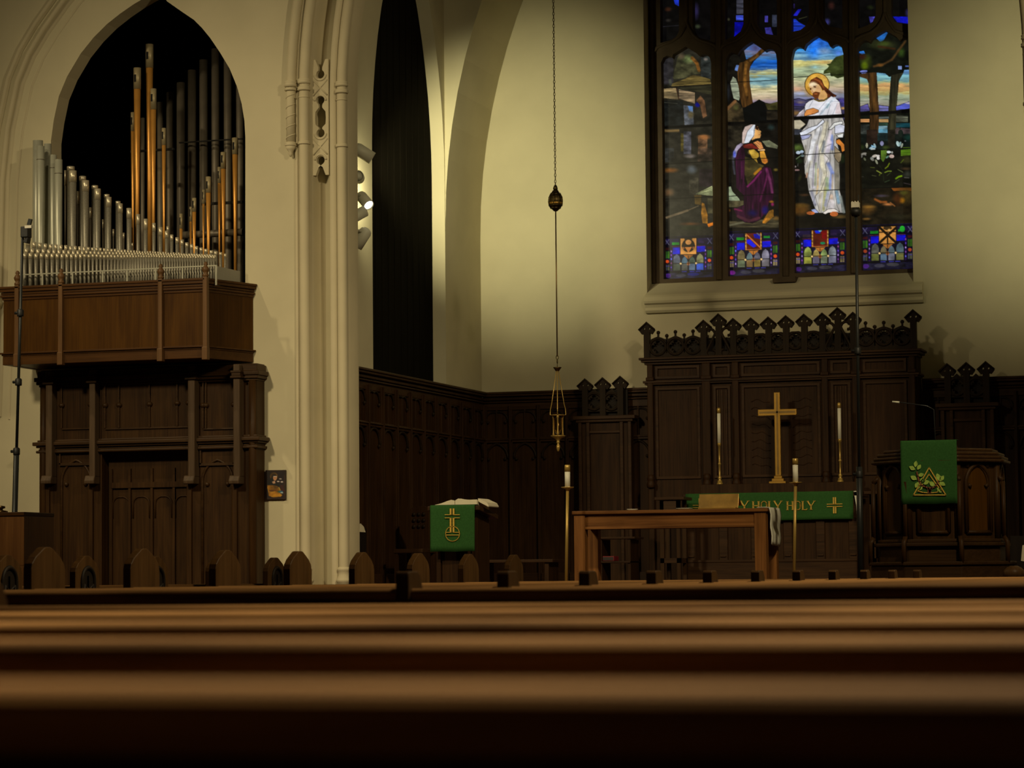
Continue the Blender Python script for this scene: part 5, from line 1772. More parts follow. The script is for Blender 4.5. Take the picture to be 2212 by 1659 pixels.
gl, nt, b = newmat('stained_glass')
ca = nt.nodes.new('ShaderNodeVertexColor'); ca.layer_name = 'glass_colour'
b.inputs['Base Color'].default_value = (.01, .01, .01, 1)
b.inputs['Roughness'].default_value = .35
b.inputs['Specular IOR Level'].default_value = .15
nt.links.new(ca.outputs['Color'], b.inputs['Emission Color'])
b.inputs['Emission Strength'].default_value = .92
pn_, nt, b = newmat('painted_panel')
ca = nt.nodes.new('ShaderNodeVertexColor'); ca.layer_name = 'glass_colour'
nt.links.new(ca.outputs['Color'], b.inputs['Base Color'])
b.inputs['Roughness'].default_value = .5

LEAD = (9, 8, 7)


def base_panel(p, x0, y0, x1, y1, sk, kind):
    """ornamental strip at the foot of a light; u, v run 0..1, sk is the rise of the right side"""
    U = lambda u, v: (x0 + (x1 - x0) * u, y0 + (y1 - y0) * v - sk * u)
    R = lambda a, b2, c, d, col, n=.35: p.poly([U(a, b2), U(c, b2), U(c, d), U(a, d)], col, n)
    E_ = lambda u, v, ru, rv, col, **k: p.ell(*U(u, v), (x1 - x0) * ru, (y1 - y0) * rv, col, **k)
    p.fr(0, 0, 1)
    R(-.03, -.03, 1.03, 1.05, (14, 10, 34), .8)
    blue = (12, 14, 190)
    R(.02, .03, .30, .12, (26, 18, 52)); R(.70, .03, .98, .12, (24, 14, 48))
    for u in (.07, .93):
        p.line([U(u - .04, .04), U(u + .04, .17)], 1.8, (84, 84, 104)); p.line([U(u + .04, .04), U(u - .04, .17)], 1.8, (66, 64, 96))
    g1 = (20, 120, 32)
    R(.17, .115, .32, .18, g1 if kind != 2 else (40, 30, 40)); R(.70, .10, .82, .15, (24, 128, 40) if kind in (1, 3) else (36, 22, 56))
    if kind == 3:
        E_(.78, .09, .05, .07, (30, 150, 40))
    R(.18, .24, .34, .40, blue, .5); R(.67, .22, .84, .36, blue, .5)
    R(.34, .24, .36, .40, (40, 10, 40)); R(.16, .21, .84, .225, (84, 26, 60))
    ar = [[(84, 90, 104), (70, 96, 108), (78, 98, 80), (116, 116, 78)], [(112, 98, 62), (92, 112, 112), (84, 82, 92), (124, 120, 136)],
          [(132, 144, 66), (140, 122, 66), (116, 134, 78), (112, 118, 122)], [(88, 88, 80), (104, 94, 66), (92, 110, 116), (80, 102, 110)]][kind]
    lo = [[(66, 74, 60), (78, 78, 70), (84, 104, 124), (46, 74, 160)], [(88, 98, 72), (122, 96, 56), (124, 104, 48), (110, 104, 108)],
          [(136, 136, 52), (96, 90, 110), (104, 112, 90), (112, 112, 130)], [(86, 90, 42), (76, 96, 112), (96, 98, 110), (98, 98, 50)]][kind]
    for i, (a, c) in enumerate(((.195, .335), (.365, .485), (.515, .635), (.665, .805))):
        t = .40 if i in (0, 3) else .46
        m_ = (a + c) / 2
        p.poly([U(a, .80), U(a, t + .12), U(a + .02, t + .05), U(m_, t), U(c - .02, t + .05), U(c, t + .12), U(c, .80)], ar[i], .4)
        R(a, .645, c, .80, lo[i])
    p.poly([U(.40, .43), U(.60, .43), U(.5, .54)], (170, 104, 40)); p.poly([U(.46, .64), U(.5, .58), U(.54, .64), U(.5, .70)], (164, 96, 48))
    p.line([U(.17, .63), U(.83, .63)], 1.4, LEAD)
    for u in (.35, .65, .50):
        p.line([U(u, .45), U(u, .80)], 1.2, LEAD)
    for u in (.345, .655):
        E_(u, .635, .028, .032, LEAD); E_(u, .635, .021, .025, (232, 196, 130), n=.05)
    for u in (.155, .845):
        R(u - .012, .28, u + .012, .82, (40, 16, 70))
        for k, v in enumerate((.33, .42, .52, .62, .72)):
            E_(u, v, .013, .022, ((168, 140, 210), (120, 60, 150), (92, 100, 220), (150, 70, 130), (90, 60, 190))[(k + kind) % 5])
    for u in (.075, .925):
        R(u - .045, .24, u + .045, .30, (52, 16, 18)); R(u - .045, .33, u - .004, .50, (40, 78, 26)); R(u + .004, .33, u + .045, .50, (52, 96, 24))
        E_(u, .575, .035, .04, (196, 70, 24) if kind != 3 else (150, 60, 30))
        R(u - .04, .65, u - .004, .79, (120, 108, 70) if kind in (1, 2) else (56, 62, 66)); R(u + .004, .65, u + .04, .79, (110, 96, 72) if kind in (1, 2) else (70, 72, 50))
        R(u - .04, .68, u + .04, .70, (70, 60, 120))
    R(.0, .81, 1.0, .855, (10, 8, 14))
    for u in (.42, .58, .7):
        p.line([U(u - .05, .832), U(u + .04, .832)], 1.1, (66, 66, 190))
    R(.03, .86, .97, .99, (24, 22, 40), .9)
    E_(.09, .92, .06, .05, (96, 26, 110) if kind == 1 else (62, 30, 104)); E_(.35, .92, .10, .04, (52, 50, 62)); E_(.6, .90, .12, .04, (56, 54, 58) if kind != 0 else (24, 26, 90))
    # the square badge in the middle
    S_ = [U(.335, .02), U(.665, .02), U(.665, .42), U(.335, .42)]
    if kind in (0, 3):
        p.poly(S_, (196, 134, 62), .3)
        if kind == 0:
            E_(.5, .20, .13, .16, (30, 18, 8)); E_(.5, .12, .06, .06, (190, 130, 66)); p.poly([U(.43, .24), U(.57, .24), U(.5, .38)], (196, 120, 52)); R(.36, .20, .64, .22, (30, 18, 8))
            E_(.40, .26, .02, .03, (150, 90, 50)); E_(.60, .26, .02, .03, (150, 90, 50)); R(.42, .02, .58, .06, (34, 20, 12))
        else:
            p.line([U(.34, .03), U(.66, .40)], 5, (26, 16, 8)); p.line([U(.66, .06), U(.34, .40)], 5, (26, 16, 8)); p.line([U(.335, .15), U(.66, .15)], 2.2, (26, 16, 8))
            p.line([U(.5, .18), U(.5, .42)], 3, (26, 16, 8)); E_(.5, .06, .08, .05, (60, 44, 24)); E_(.53, .11, .03, .03, (200, 150, 80))
    else:
        p.poly(S_, (84, 24, 12), .4)
        if kind == 1:
            p.poly([U(.37, .17), U(.44, .17), U(.56, .33), U(.50, .36), U(.37, .25)], (24, 24, 230), .2); p.poly([U(.5, .05), U(.64, .05), U(.64, .17), U(.52, .14)], (16, 18, 170)); p.line([U(.37, .06), U(.63, .36)], 3, (186, 104, 40))
            p.line([U(.56, .02), U(.62, .08)], 3, (96, 96, 110))
        else:
            p.poly([U(.52, .05), U(.64, .02), U(.64, .26), U(.54, .22)], (120, 10, 12)); p.poly([U(.39, .02), U(.52, .0), U(.50, .10), U(.42, .10)], (18, 40, 210)); E_(.5, .03, .03, .03, (110, 190, 200)); E_(.55, .33, .05, .03, (20, 110, 70))
        for u in (.35, .65):
            R(u - .018, .02, u + .018, .42, (150, 100, 40), .6)
            for v in (.06, .14, .22, .30):
                E_(u, v + .02, .012, .025, (206, 158, 76))
        p.line([U(.34, .41), U(.66, .41)], 2, (176, 110, 50))
    p.line([S_[0], S_[1], S_[2], S_[3], S_[0]], 1.3, LEAD)
    p.line([U(-.02, .005), U(1.02, .005)], 2.2, LEAD); p.line([U(-.02, .20), U(.33, .20)], 1.2, LEAD); p.line([U(.67, .20), U(1.02, .20)], 1.2, LEAD)


lan = []
for L in LANCETS:
    xs = [q[0] for q in L]; ys = [q[1] for q in L]
    lan.append((int(min(xs)) - 4, int(min(ys)) - 4, int(max(xs)) + 5, int(max(ys)) + 5))

# ---- first light: rocks and a stone doorway
p = Paint(*lan[0], (34, 32, 25)); p.fr(1420, 90, 6.914)
p.rect(60, 240, 240, 640, (40, 38, 42), n=.7, a=.8).poly([(230, 540), (300, 240), (360, 190), (450, 205), (560, 255), (625, 340), (640, 480), (540, 490), (400, 545), (250, 560)], (56, 55, 36), n=.7)
p.ell(450, 260, 75, 55, (104, 116, 70), soft=.5, n=.5).line([(520, 245), (590, 320), (622, 430)], 48, (118, 74, 28), a=.85, n=.6, soft=2).ell(360, 220, 40, 40, (82, 70, 52), soft=.6)
p.rect(650, 190, 800, 545, (38, 42, 40), n=.7, a=.9).ell(722, 262, 28, 20, (116, 108, 100), soft=.5)
p.poly([(190, 640), (400, 560), (520, 500), (620, 510), (790, 560), (805, 635), (560, 650), (210, 668)], (92, 78, 40), n=.6, kind='s').line([(190, 580), (200, 640)], 40, (60, 62, 54), soft=1.5)
p.poly([(300, 690), (810, 650), (810, 800), (600, 745)], (44, 42, 28), n=.6, kind='s')
p.poly([(60, 705), (275, 690), (315, 862), (60, 838)], (128, 110, 76), n=.6, kind='s').poly([(322, 712), (560, 762), (560, 925), (322, 852)], (132, 112, 84), n=.6, kind='s').line([(290, 690), (322, 860)], 10, (60, 30, 18))
p.rect(60, 880, 385, 1260, (24, 26, 24), n=.8).line([(80, 905), (300, 925)], 10, (60, 60, 50))
p.poly([(390, 950), (530, 962), (545, 1235), (405, 1245)], (88, 92, 98), n=.6).poly([(455, 960), (530, 965), (530, 1060), (480, 1040)], (92, 132, 190), n=.4).ell(500, 1090, 40, 50, (104, 92, 62), soft=.5)
p.ell(602, 940, 36, 36, (12, 14, 120), soft=.4).poly([(580, 880), (645, 805), (705, 880), (740, 1110), (680, 1145), (640, 950)], (98, 68, 44), n=.6)
p.rect(80, 1310, 330, 1352, (92, 74, 44), n=.8, kind='s').rect(390, 1340, 505, 1680, (74, 74, 82), n=.8).rect(350, 1370, 392, 1640, (78, 68, 26), n=.6).rect(610, 1395, 745, 1680, (92, 66, 44), n=.8).ell(690, 1425, 80, 35, (140, 90, 48), soft=.5)
p.line([(60, 690), (810, 640)], 12, LEAD).line([(60, 1285), (810, 1245)], 40, LEAD)
p.fr(1420, 320, 5.53)
p.rect(60, 0, 200, 170, (40, 42, 42), n=.9, a=.7).ell(390, 95, 60, 22, (110, 100, 92), soft=.5).rect(480, 0, 650, 160, (62, 48, 38), n=.8, a=.7)
p.ell(160, 265, 70, 25, (116, 70, 26), soft=.6).ell(410, 255, 50, 40, (84, 90, 92), soft=.6).ell(140, 530, 50, 40, (84, 62, 40), soft=.6).rect(380, 350, 490, 560, (56, 52, 40), n=.7, a=.8).rect(500, 250, 660, 460, (34, 26, 28), n=.7, a=.8)
p.poly([(455, 548), (655, 450), (670, 572)], (134, 138, 98), n=.5).line([(470, 545), (650, 470)], 6, (70, 72, 44)).line([(470, 548), (660, 515)], 6, (80, 82, 54))
p.poly([(440, 560), (525, 560), (520, 680), (450, 670)], (78, 60, 26)).poly([(530, 650), (560, 660), (600, 800), (600, 900), (540, 895), (525, 800)], (150, 100, 28), n=.5).poly([(595, 905), (670, 885), (665, 920), (610, 945)], (198, 108, 24), n=.3).rect(600, 600, 660, 780, (58, 54, 36), n=.7)
p.line([(110, 830), (360, 745)], 26, (104, 88, 64), soft=1).line([(350, 750), (490, 690)], 11, (96, 82, 58), soft=1).ell(390, 905, 90, 16, (84, 52, 26), soft=.7).ell(420, 950, 130, 25, (34, 38, 22), soft=.6)
p.line([(60, 195), (660, 155)], 9, LEAD).line([(60, 612), (670, 578)], 9, LEAD)
base_panel(p, 1433.5, 514, 1540.5, 603, 3, 0)
PANES = [p]
# ---- second light: kneeling veiled figure under a tree
p = Paint(*lan[1], (19, 17, 13)); p.fr(1555, 80, 7.543)
sky2 = [(80, (70, 80, 130)), (200, (64, 110, 180)), (260, (104, 104, 128)), (350, (60, 112, 168)), (430, (20, 84, 178)), (500, (40, 96, 176)), (545, (150, 158, 140)), (600, (176, 172, 112)), (660, (110, 150, 160)), (760, (130, 170, 176)), (840, (204, 192, 140)), (930, (208, 196, 160)), (1000, (190, 168, 140)), (1060, (146, 130, 140)), (1100, (110, 100, 120))]
p.grad([(385, 180), (515, 70), (600, 115), (690, 185), (600, 290), (430, 362)], sky2, .5).ell(590, 190, 90, 50, (88, 78, 120), soft=.7, a=.8)
p.grad([(500, 480), (560, 390), (700, 260), (800, 190), (900, 205), (945, 400), (950, 1080), (820, 1085), (720, 1065), (640, 1015), (540, 1075), (500, 860), (475, 720), (475, 560)], sky2, .5)
p.poly([(268, 455), (318, 460), (305, 560), (240, 540)], (96, 128, 190)).poly([(170, 740), (215, 645), (262, 680), (305, 800), (325, 980), (310, 1035), (225, 1000), (190, 860)], (150, 158, 132), n=.5, kind='s')
p.poly([(320, 420), (400, 400), (440, 370), (600, 265), (670, 190), (725, 225), (625, 325), (520, 400), (480, 560), (490, 760), (535, 1060), (520, 1145), (370, 1145), (330, 1000), (298, 760), (285, 560)], (70, 46, 20), n=.6, kind='v').line([(440, 420), (405, 600), (415, 780), (440, 940)], 52, (128, 86, 34), a=.8, soft=3, n=.6).line([(500, 385), (620, 310)], 30, (112, 78, 36), soft=2)
p.poly([(80, 1170), (240, 1025), (335, 1100), (405, 1210), (405, 1380), (80, 1380)], (58, 48, 30), n=.7).line([(110, 1185), (250, 1045)], 46, (112, 78, 46), soft=2).ell(265, 1150, 40, 40, (72, 70, 36), soft=.6).ell(130, 900, 40, 110, (36, 38, 42), soft=.6)
p.poly([(370, 1165), (560, 1062), (640, 1018), (730, 1062), (760, 1200), (810, 1380), (400, 1380)], (11, 12, 11)).poly([(735, 1080), (820, 1085), (950, 1050), (950, 1190), (780, 1185)], (60, 56, 28), n=.5).rect(760, 1210, 950, 1350, (40, 34, 24), n=.6, a=.8)
p.line([(70, 748), (950, 698)], 10, LEAD).line([(70, 1410), (950, 1360)], 34, LEAD)
p.fr(1555, 250, 6.379)
p.rect(85, 140, 310, 600, (36, 32, 23), n=.8, a=.9).ell(705, 160, 40, 35, (34, 48, 46), soft=.6).poly([(580, 350), (680, 338), (800, 412), (790, 455), (640, 425)], (98, 100, 76), n=.5).ell(770, 745, 28, 18, (110, 92, 34), soft=.5)
p.poly([(100, 985), (150, 975), (170, 1040), (262, 1140), (285, 1185), (105, 1165)], (150, 164, 130), n=.4).rect(105, 1170, 335, 1260, (72, 66, 44), n=.6).poly([(85, 1450), (330, 1460), (810, 1400), (815, 1540), (85, 1540)], (60, 54, 37), n=.7, kind='s').line([(130, 1510), (340, 1465)], 26, (92, 88, 66), soft=2).ell(120, 1305, 25, 18, (96, 60, 22), soft=.5)
p.line([(180, 560), (190, 700), (205, 800)], 28, (56, 56, 64), soft=2)
cloak = [(210, 585), (290, 395), (335, 430), (352, 560), (340, 900), (368, 975), (520, 800), (620, 690), (705, 720), (745, 900), (745, 1080), (725, 1185), (680, 1200), (640, 1320), (560, 1430), (450, 1482), (340, 1465), (240, 1405), (185, 1288), (330, 1230), (330, 1100), (225, 1000)]
p.poly(cloak, (44, 12, 34), n=.6, kind='v', lead=6)
p.poly([(345, 560), (440, 590), (520, 650), (610, 690), (500, 810), (385, 955), (340, 800)], (62, 54, 27), n=.6).line([(480, 800), (560, 730)], 34, (150, 100, 24), soft=2)
p.line([(380, 975), (470, 890), (565, 770)], 26, (104, 28, 78), soft=2).line([(640, 735), (690, 880), (722, 1060)], 34, (104, 44, 82), soft=3).line([(600, 1030), (640, 880), (660, 760)], 22, (84, 26, 64), soft=2).line([(555, 1180), (590, 1040)], 24, (70, 20, 52), soft=2).line([(205, 1285), (300, 1310)], 22, (112, 30, 68), soft=2).line([(250, 1385), (400, 1450), (545, 1410)], 36, (74, 34, 48), soft=2).ell(625, 1300, 40, 50, (30, 20, 100), soft=.6).ell(450, 1340, 60, 40, (22, 12, 64), soft=.6).line([(300, 640), (300, 860)], 26, (66, 20, 52), soft=2).ell(725, 1220, 20, 24, (130, 30, 80), soft=.5)
p.poly([(585, 1455), (680, 1310), (738, 1290), (742, 1390), (620, 1490)], (134, 90, 28), n=.5).line([(600, 1470), (640, 1420)], 26, (190, 120, 34), soft=2).ell(710, 1185, 30, 15, (150, 96, 24), soft=.5).ell(775, 1410, 40, 25, (100, 74, 34), soft=.6)
p.poly([(305, 400), (445, 380), (530, 440), (545, 465), (470, 455), (400, 455), (330, 445)], (108, 34, 26), n=.5, lead=5)
p.poly([(395, 475), (470, 462), (535, 520), (540, 562), (505, 592), (525, 655), (440, 575)], (176, 140, 50), n=.4).ell(440, 505, 40, 26, (206, 168, 66), soft=.6)
p.poly([(548, 490), (612, 480), (642, 570), (660, 640), (622, 668), (580, 645), (550, 560)], (204, 146, 52), n=.3, lead=5).ell(622, 620, 36, 36, (190, 110, 40), soft=.4)
p.line([(535, 472), (612, 470)], 20, (226, 180, 124)).poly([(455, 372), (520, 342), (572, 368), (604, 450), (545, 468), (500, 412)], (218, 146, 84), n=.25, lead=5).line([(480, 380), (540, 430)], 5, (120, 64, 32)).line([(505, 362), (560, 405)], 5, (120, 64, 32)).line([(535, 358), (575, 395)], 5, (130, 70, 36))
p.poly([(300, 372), (235, 410), (185, 500), (190, 575), (218, 572), (242, 480), (325, 388)], (158, 146, 168), n=.3).ell(202, 530, 20, 45, (84, 96, 200), soft=.5)
p.poly([(490, 160), (522, 148), (540, 190), (570, 218), (558, 240), (568, 262), (552, 306), (490, 314), (440, 340), (440, 300), (475, 270)], (214, 160, 92), n=.2).poly([(490, 130), (535, 165), (530, 192), (500, 190), (488, 170)], (50, 28, 14)).line([(515, 192), (545, 200)], 8, (70, 36, 18)).line([(535, 262), (565, 262)], 5, (130, 60, 36))
p.poly([(305, 345), (308, 235), (345, 150), (430, 118), (492, 122), (474, 200), (466, 275), (400, 372), (305, 388)], (200, 178, 168), n=.2, lead=5).poly([(380, 215), (455, 130), (492, 124), (474, 280), (402, 368), (335, 382)], (222, 228, 236), n=.15).line([(455, 130), (380, 215), (340, 345)], 5, (60, 58, 60)).line([(492, 124), (472, 200), (468, 276), (402, 368)], 6, LEAD)
p.line([(70, 618), (815, 575)], 9, LEAD).line([(85, 1112), (820, 1072)], 9, LEAD).line([(75, 115), (805, 78)], 27, LEAD)
base_panel(p, 1572, 503, 1683, 597, 4, 1)
PANES.append(p)
# ---- third light: standing robed figure
p = Paint(*lan[2], (22, 20, 16)); p.fr(1695, 60, 7.54)
sky3 = [(130, (24, 84, 200)), (230, (36, 106, 214)), (300, (60, 124, 208)), (380, (76, 142, 206)), (450, (96, 152, 196)), (520, (116, 156, 178)), (560, (186, 178, 112)), (620, (186, 184, 126)), (700, (158, 176, 142)), (780, (172, 184, 142)), (860, (178, 180, 140)), (960, (188, 170, 136)), (1020, (176, 158, 142)), (1090, (138, 142, 160)), (1160, (116, 118, 150))]
p.grad([(90, 100), (985, 100), (985, 1200), (90, 1200)], sky3, .55)
for (x, y, rx, ry, c, a) in ((480, 370, 90, 100, (22, 106, 226), .85), (600, 260, 120, 60, (44, 110, 220), .7), (230, 340, 80, 30, (30, 140, 210), .7), (640, 380, 90, 40, (160, 178, 210), .7), (200, 460, 110, 30, (150, 190, 190), .6), (830, 320, 100, 40, (50, 140, 210), .6), (880, 410, 60, 40, (70, 110, 200), .7), (650, 560, 120, 22, (200, 150, 80), .6), (480, 640, 130, 26, (100, 150, 170), .6), (270, 600, 120, 30, (206, 196, 110), .6), (200, 1000, 90, 30, (210, 150, 110), .6), (830, 880, 90, 40, (180, 180, 150), .6)):
    p.ell(x, y, rx, ry, c, soft=.8, a=a, n=.5)
p.poly([(90, 1170), (230, 1150), (345, 1180), (440, 1150), (985, 1150), (985, 1500), (90, 1500)], (58, 54, 84), n=.6, kind='s').line([(90, 1170), (230, 1150), (345, 1180), (440, 1150)], 8, LEAD).ell(180, 1240, 90, 24, (52, 44, 110), soft=.7).ell(260, 1215, 60, 20, (110, 96, 100), soft=.7).line([(100, 1280), (330, 1290)], 8, LEAD).ell(180, 1390, 80, 40, (104, 78, 46), soft=.6).ell(930, 1190, 50, 40, (86, 76, 160), soft=.6).ell(950, 1310, 40, 20, (170, 130, 80), soft=.6).ell(940, 1250, 40, 25, (60, 56, 120), soft=.6)
p.poly([(985, 430), (830, 475), (770, 540), (750, 575), (680, 595), (722, 620), (700, 655), (640, 700), (630, 755), (740, 735), (752, 790), (800, 790), (860, 825), (985, 790)], (47, 55, 24), n=.6).ell(830, 650, 60, 60, (62, 72, 34), soft=.7)
p.line([(90, 812), (400, 788)], 10, LEAD).line([(650, 772), (985, 762)], 10, LEAD)
p.ell(528, 930, 204, 198, (52, 30, 8)).ell(528, 930, 192, 186, (216, 164, 66), n=.25).ell(640, 900, 70, 110, (226, 186, 92), soft=.6, a=.6).ell(400, 1020, 60, 80, (206, 146, 50), soft=.6, a=.6)
p.poly([(392, 935), (428, 850), (520, 802), (604, 850), (645, 950), (705, 1000), (775, 1065), (845, 1105), (800, 1150), (700, 1140), (640, 1060), (590, 960), (560, 922), (470, 884), (425, 905)], (96, 46, 20), n=.35, lead=5).line([(480, 830), (570, 870), (640, 980)], 20, (140, 76, 36), soft=2).line([(690, 1030), (780, 1100)], 34, (48, 22, 16), soft=3)
p.poly([(398, 915), (470, 888), (555, 922), (600, 1000), (590, 1070), (545, 1140), (470, 1100), (442, 1055), (412, 1000)], (220, 172, 118), n=.15).ell(460, 925, 60, 40, (248, 226, 186), soft=.5, n=.1)
p.ell(490, 966, 24, 12, (96, 54, 30)).line([(465, 950), (520, 945)], 7, (110, 62, 30)).ell(424, 996, 12, 16, (60, 32, 18)).line([(452, 975), (448, 1030), (462, 1042)], 7, (176, 120, 72)).ell(478, 1000, 28, 24, (240, 206, 158), soft=.6)
p.poly([(458, 1062), (500, 1038), (585, 1056), (565, 1150), (500, 1158), (450, 1112)], (108, 56, 24), n=.3).ell(508, 1076, 30, 10, (176, 98, 52)).line([(470, 1058), (550, 1058)], 8, (84, 42, 18))
p.poly([(585, 1040), (640, 1010), (695, 1085), (695, 1135), (640, 1168), (555, 1172), (545, 1142)], (214, 164, 100), n=.15)
p.poly([(300, 1360), (345, 1235), (400, 1190), (485, 1160), (560, 1202), (680, 1172), (760, 1112), (832, 1150), (895, 1205), (930, 1400), (935, 1470), (290, 1470)], (232, 230, 236), n=.12, lead=6)
p.line([(485, 1165), (560, 1196), (640, 1186), (692, 1148)], 24, (98, 80, 30)).poly([(850, 1230), (895, 1225), (925, 1400), (820, 1400)], (222, 204, 206), n=.15).line([(810, 1150), (690, 1250), (600, 1400)], 46, (222, 232, 242), soft=3).line([(720, 1250), (690, 1300)], 24, (150, 184, 190), soft=3)
for L in ([(890, 1200), (760, 1192), (680, 1290), (580, 1420)], [(745, 1255), (690, 1430)], [(855, 1240), (780, 1420)], [(465, 1180), (395, 1300)], [(700, 1160), (560, 1330)], [(620, 1330), (560, 1430)]):
    p.line(L, 5, (112, 122, 140))
p.poly([(150, 1480), (250, 1370), (330, 1300), (330, 1440)], (166, 156, 164), n=.4, lead=5).line([(240, 1390), (300, 1340)], 14, (216, 214, 220))
p.poly([(318, 1405), (350, 1338), (462, 1306), (552, 1340), (552, 1372), (482, 1405), (325, 1440)], (220, 142, 74), n=.2, lead=6).line([(440, 1400), (545, 1368)], 7, (110, 56, 26)).line([(450, 1360), (530, 1350)], 6, (140, 76, 38))
p.fr(1695, 240, 6.38)
p.rect(90, 120, 860, 1660, (19, 18, 14), n=.5)
p.ell(185, 505, 75, 45, (74, 92, 40), soft=.6).rect(100, 250, 235, 325, (48, 50, 58), n=.5).ell(188, 572, 32, 22, (196, 212, 228)).ell(236, 560, 26, 20, (176, 196, 218)).ell(245, 610, 24, 20, (130, 150, 150)).line([(160, 660), (220, 615)], 10, (110, 130, 90)).ell(135, 765, 26, 14, (140, 128, 124)).ell(165, 812, 40, 12, (150, 116, 112)).line([(180, 760), (185, 720)], 8, (96, 96, 90)).ell(205, 690, 40, 30, (30, 44, 22), soft=.6).ell(210, 920, 20, 45, (40, 40, 18), soft=.6, rot=20).ell(790, 660, 40, 50, (32, 42, 22), soft=.6)
p.ell(270, 1155, 60, 16, (60, 40, 24), soft=.6).ell(220, 1360, 110, 70, (92, 60, 22), soft=.5).ell(230, 1300, 90, 26, (84, 60, 22), soft=.6).ell(760, 1455, 90, 26, (84, 64, 30), soft=.6).rect(100, 1480, 850, 1600, (20, 17, 11), n=.6)
p.poly([(112, 130), (205, 110), (290, 180), (205, 252), (125, 245)], (182, 172, 146), n=.25, lead=5)
robe = [(300, 200), (335, 110), (540, 90), (800, 90), (835, 200), (815, 345), (712, 385), (765, 600), (745, 700), (762, 900), (755, 1080), (838, 1405), (740, 1402), (520, 1405), (440, 1405), (388, 1260), (328, 1100), (308, 925), (278, 860), (268, 700), (292, 600), (255, 480), (225, 390), (205, 300)]
p.poly(robe, (178, 174, 168), n=.35, kind='v', lead=6)
for (pts, w, c) in (([(490, 230), (395, 420), (345, 640), (352, 900)], 56, (214, 214, 216)), ([(450, 480), (405, 760), (392, 1050)], 40, (192, 186, 198)), ([(575, 170), (500, 480), (520, 740), (560, 860), (505, 1090)], 62, (214, 206, 178)),
                    ([(430, 720), (418, 1020)], 24, (152, 160, 124)), ([(460, 800), (455, 1040), (440, 1140)], 20, (204, 172, 118)), ([(360, 700), (300, 850)], 40, (206, 200, 180)), ([(310, 860), (300, 910)], 20, (196, 140, 104)), ([(645, 340), (655, 520)], 44, (118, 136, 196)), ([(600, 720), (655, 850), (640, 960), (620, 1060)], 50, (124, 138, 190)),
                    ([(580, 930), (590, 1090), (560, 1200)], 44, (140, 156, 120)), ([(560, 1060), (535, 1360)], 36, (164, 160, 108)), ([(600, 1120), (560, 1300)], 40, (150, 152, 172)), ([(490, 1130), (480, 1380)], 30, (190, 180, 160)), ([(370, 1110), (420, 1290)], 40, (150, 150, 168)), ([(720, 640), (728, 1070)], 62, (116, 110, 94)), ([(660, 880), (655, 1060)], 22, (170, 150, 122)),
                    ([(715, 1110), (745, 1260)], 44, (108, 138, 158)), ([(770, 1180), (815, 1390)], 40, (112, 118, 112)), ([(645, 1170), (640, 1240)], 44, (200, 172, 150)), ([(640, 1260), (640, 1330)], 90, (214, 206, 206)), ([(620, 430), (590, 560)], 60, (212, 202, 216)), ([(640, 260), (600, 430)], 40, (212, 200, 206)), ([(545, 420), (520, 560)], 34, (110, 116, 122)), ([(560, 620), (590, 690)], 40, (214, 206, 204)), ([(290, 480), (280, 700)], 26, (130, 124, 112))):
    p.line(pts, w, c, n=.3, a=.85, soft=3)
for L in ([(370, 330), (330, 560), (270, 760)], [(500, 220), (440, 500), (400, 760), (385, 1060)], [(590, 130), (560, 330), (480, 560), (450, 800)], [(545, 590), (605, 650), (560, 740), (580, 870), (500, 1095), (420, 1170), (480, 1380)], [(690, 330), (660, 560), (690, 650), (690, 1090)], [(690, 1090), (720, 1300), (760, 1390)], [(640, 1110), (570, 1370)], [(540, 500), (640, 455)], [(350, 700), (320, 900), (345, 1060)], [(430, 1160), (390, 1260)]):
    p.line(L, 5, (66, 64, 60))
p.poly([(203, 300), (330, 232), (450, 192), (530, 112), (552, 150), (430, 245), (300, 322), (220, 336)], (222, 226, 236), n=.15, lead=6).poly([(215, 340), (300, 330), (370, 322), (330, 370), (240, 400)], (168, 172, 208), n=.2, lead=5)
p.poly([(598, 255), (680, 160), (790, 136), (806, 172), (700, 205), (640, 255)], (230, 230, 224), n=.12, lead=6).poly([(690, 205), (762, 178), (828, 200), (818, 292), (690, 312)], (212, 214, 228), n=.15, lead=5).poly([(715, 335), (812, 302), (803, 365), (740, 365)], (226, 226, 222), n=.1, lead=5)
p.poly([(690, 480), (785, 580), (775, 680), (742, 712), (685, 640)], (150, 132, 102), n=.3, lead=5).poly([(706, 402), (752, 382), (822, 460), (828, 545), (790, 565), (770, 482), (710, 442)], (192, 116, 46), n=.25, lead=5)
p.poly([(520, 1405), (600, 1348), (682, 1342), (758, 1388), (700, 1390), (600, 1402), (560, 1422)], (236, 226, 216), n=.12, lead=5).poly([(362, 1360), (420, 1345), (475, 1402), (400, 1405)], (154, 164, 206), n=.2, lead=4)
p.ell(358, 1406, 56, 24, (196, 104, 48)).ell(680, 1418, 56, 34, (200, 106, 50))
p.line([(90, 104), (860, 62)], 50, LEAD).line([(90, 612), (860, 568)], 10, LEAD).line([(90, 1112), (860, 1078)], 10, LEAD)
base_panel(p, 1715, 497, 1828, 589, 4, 2)
PANES.append(p)
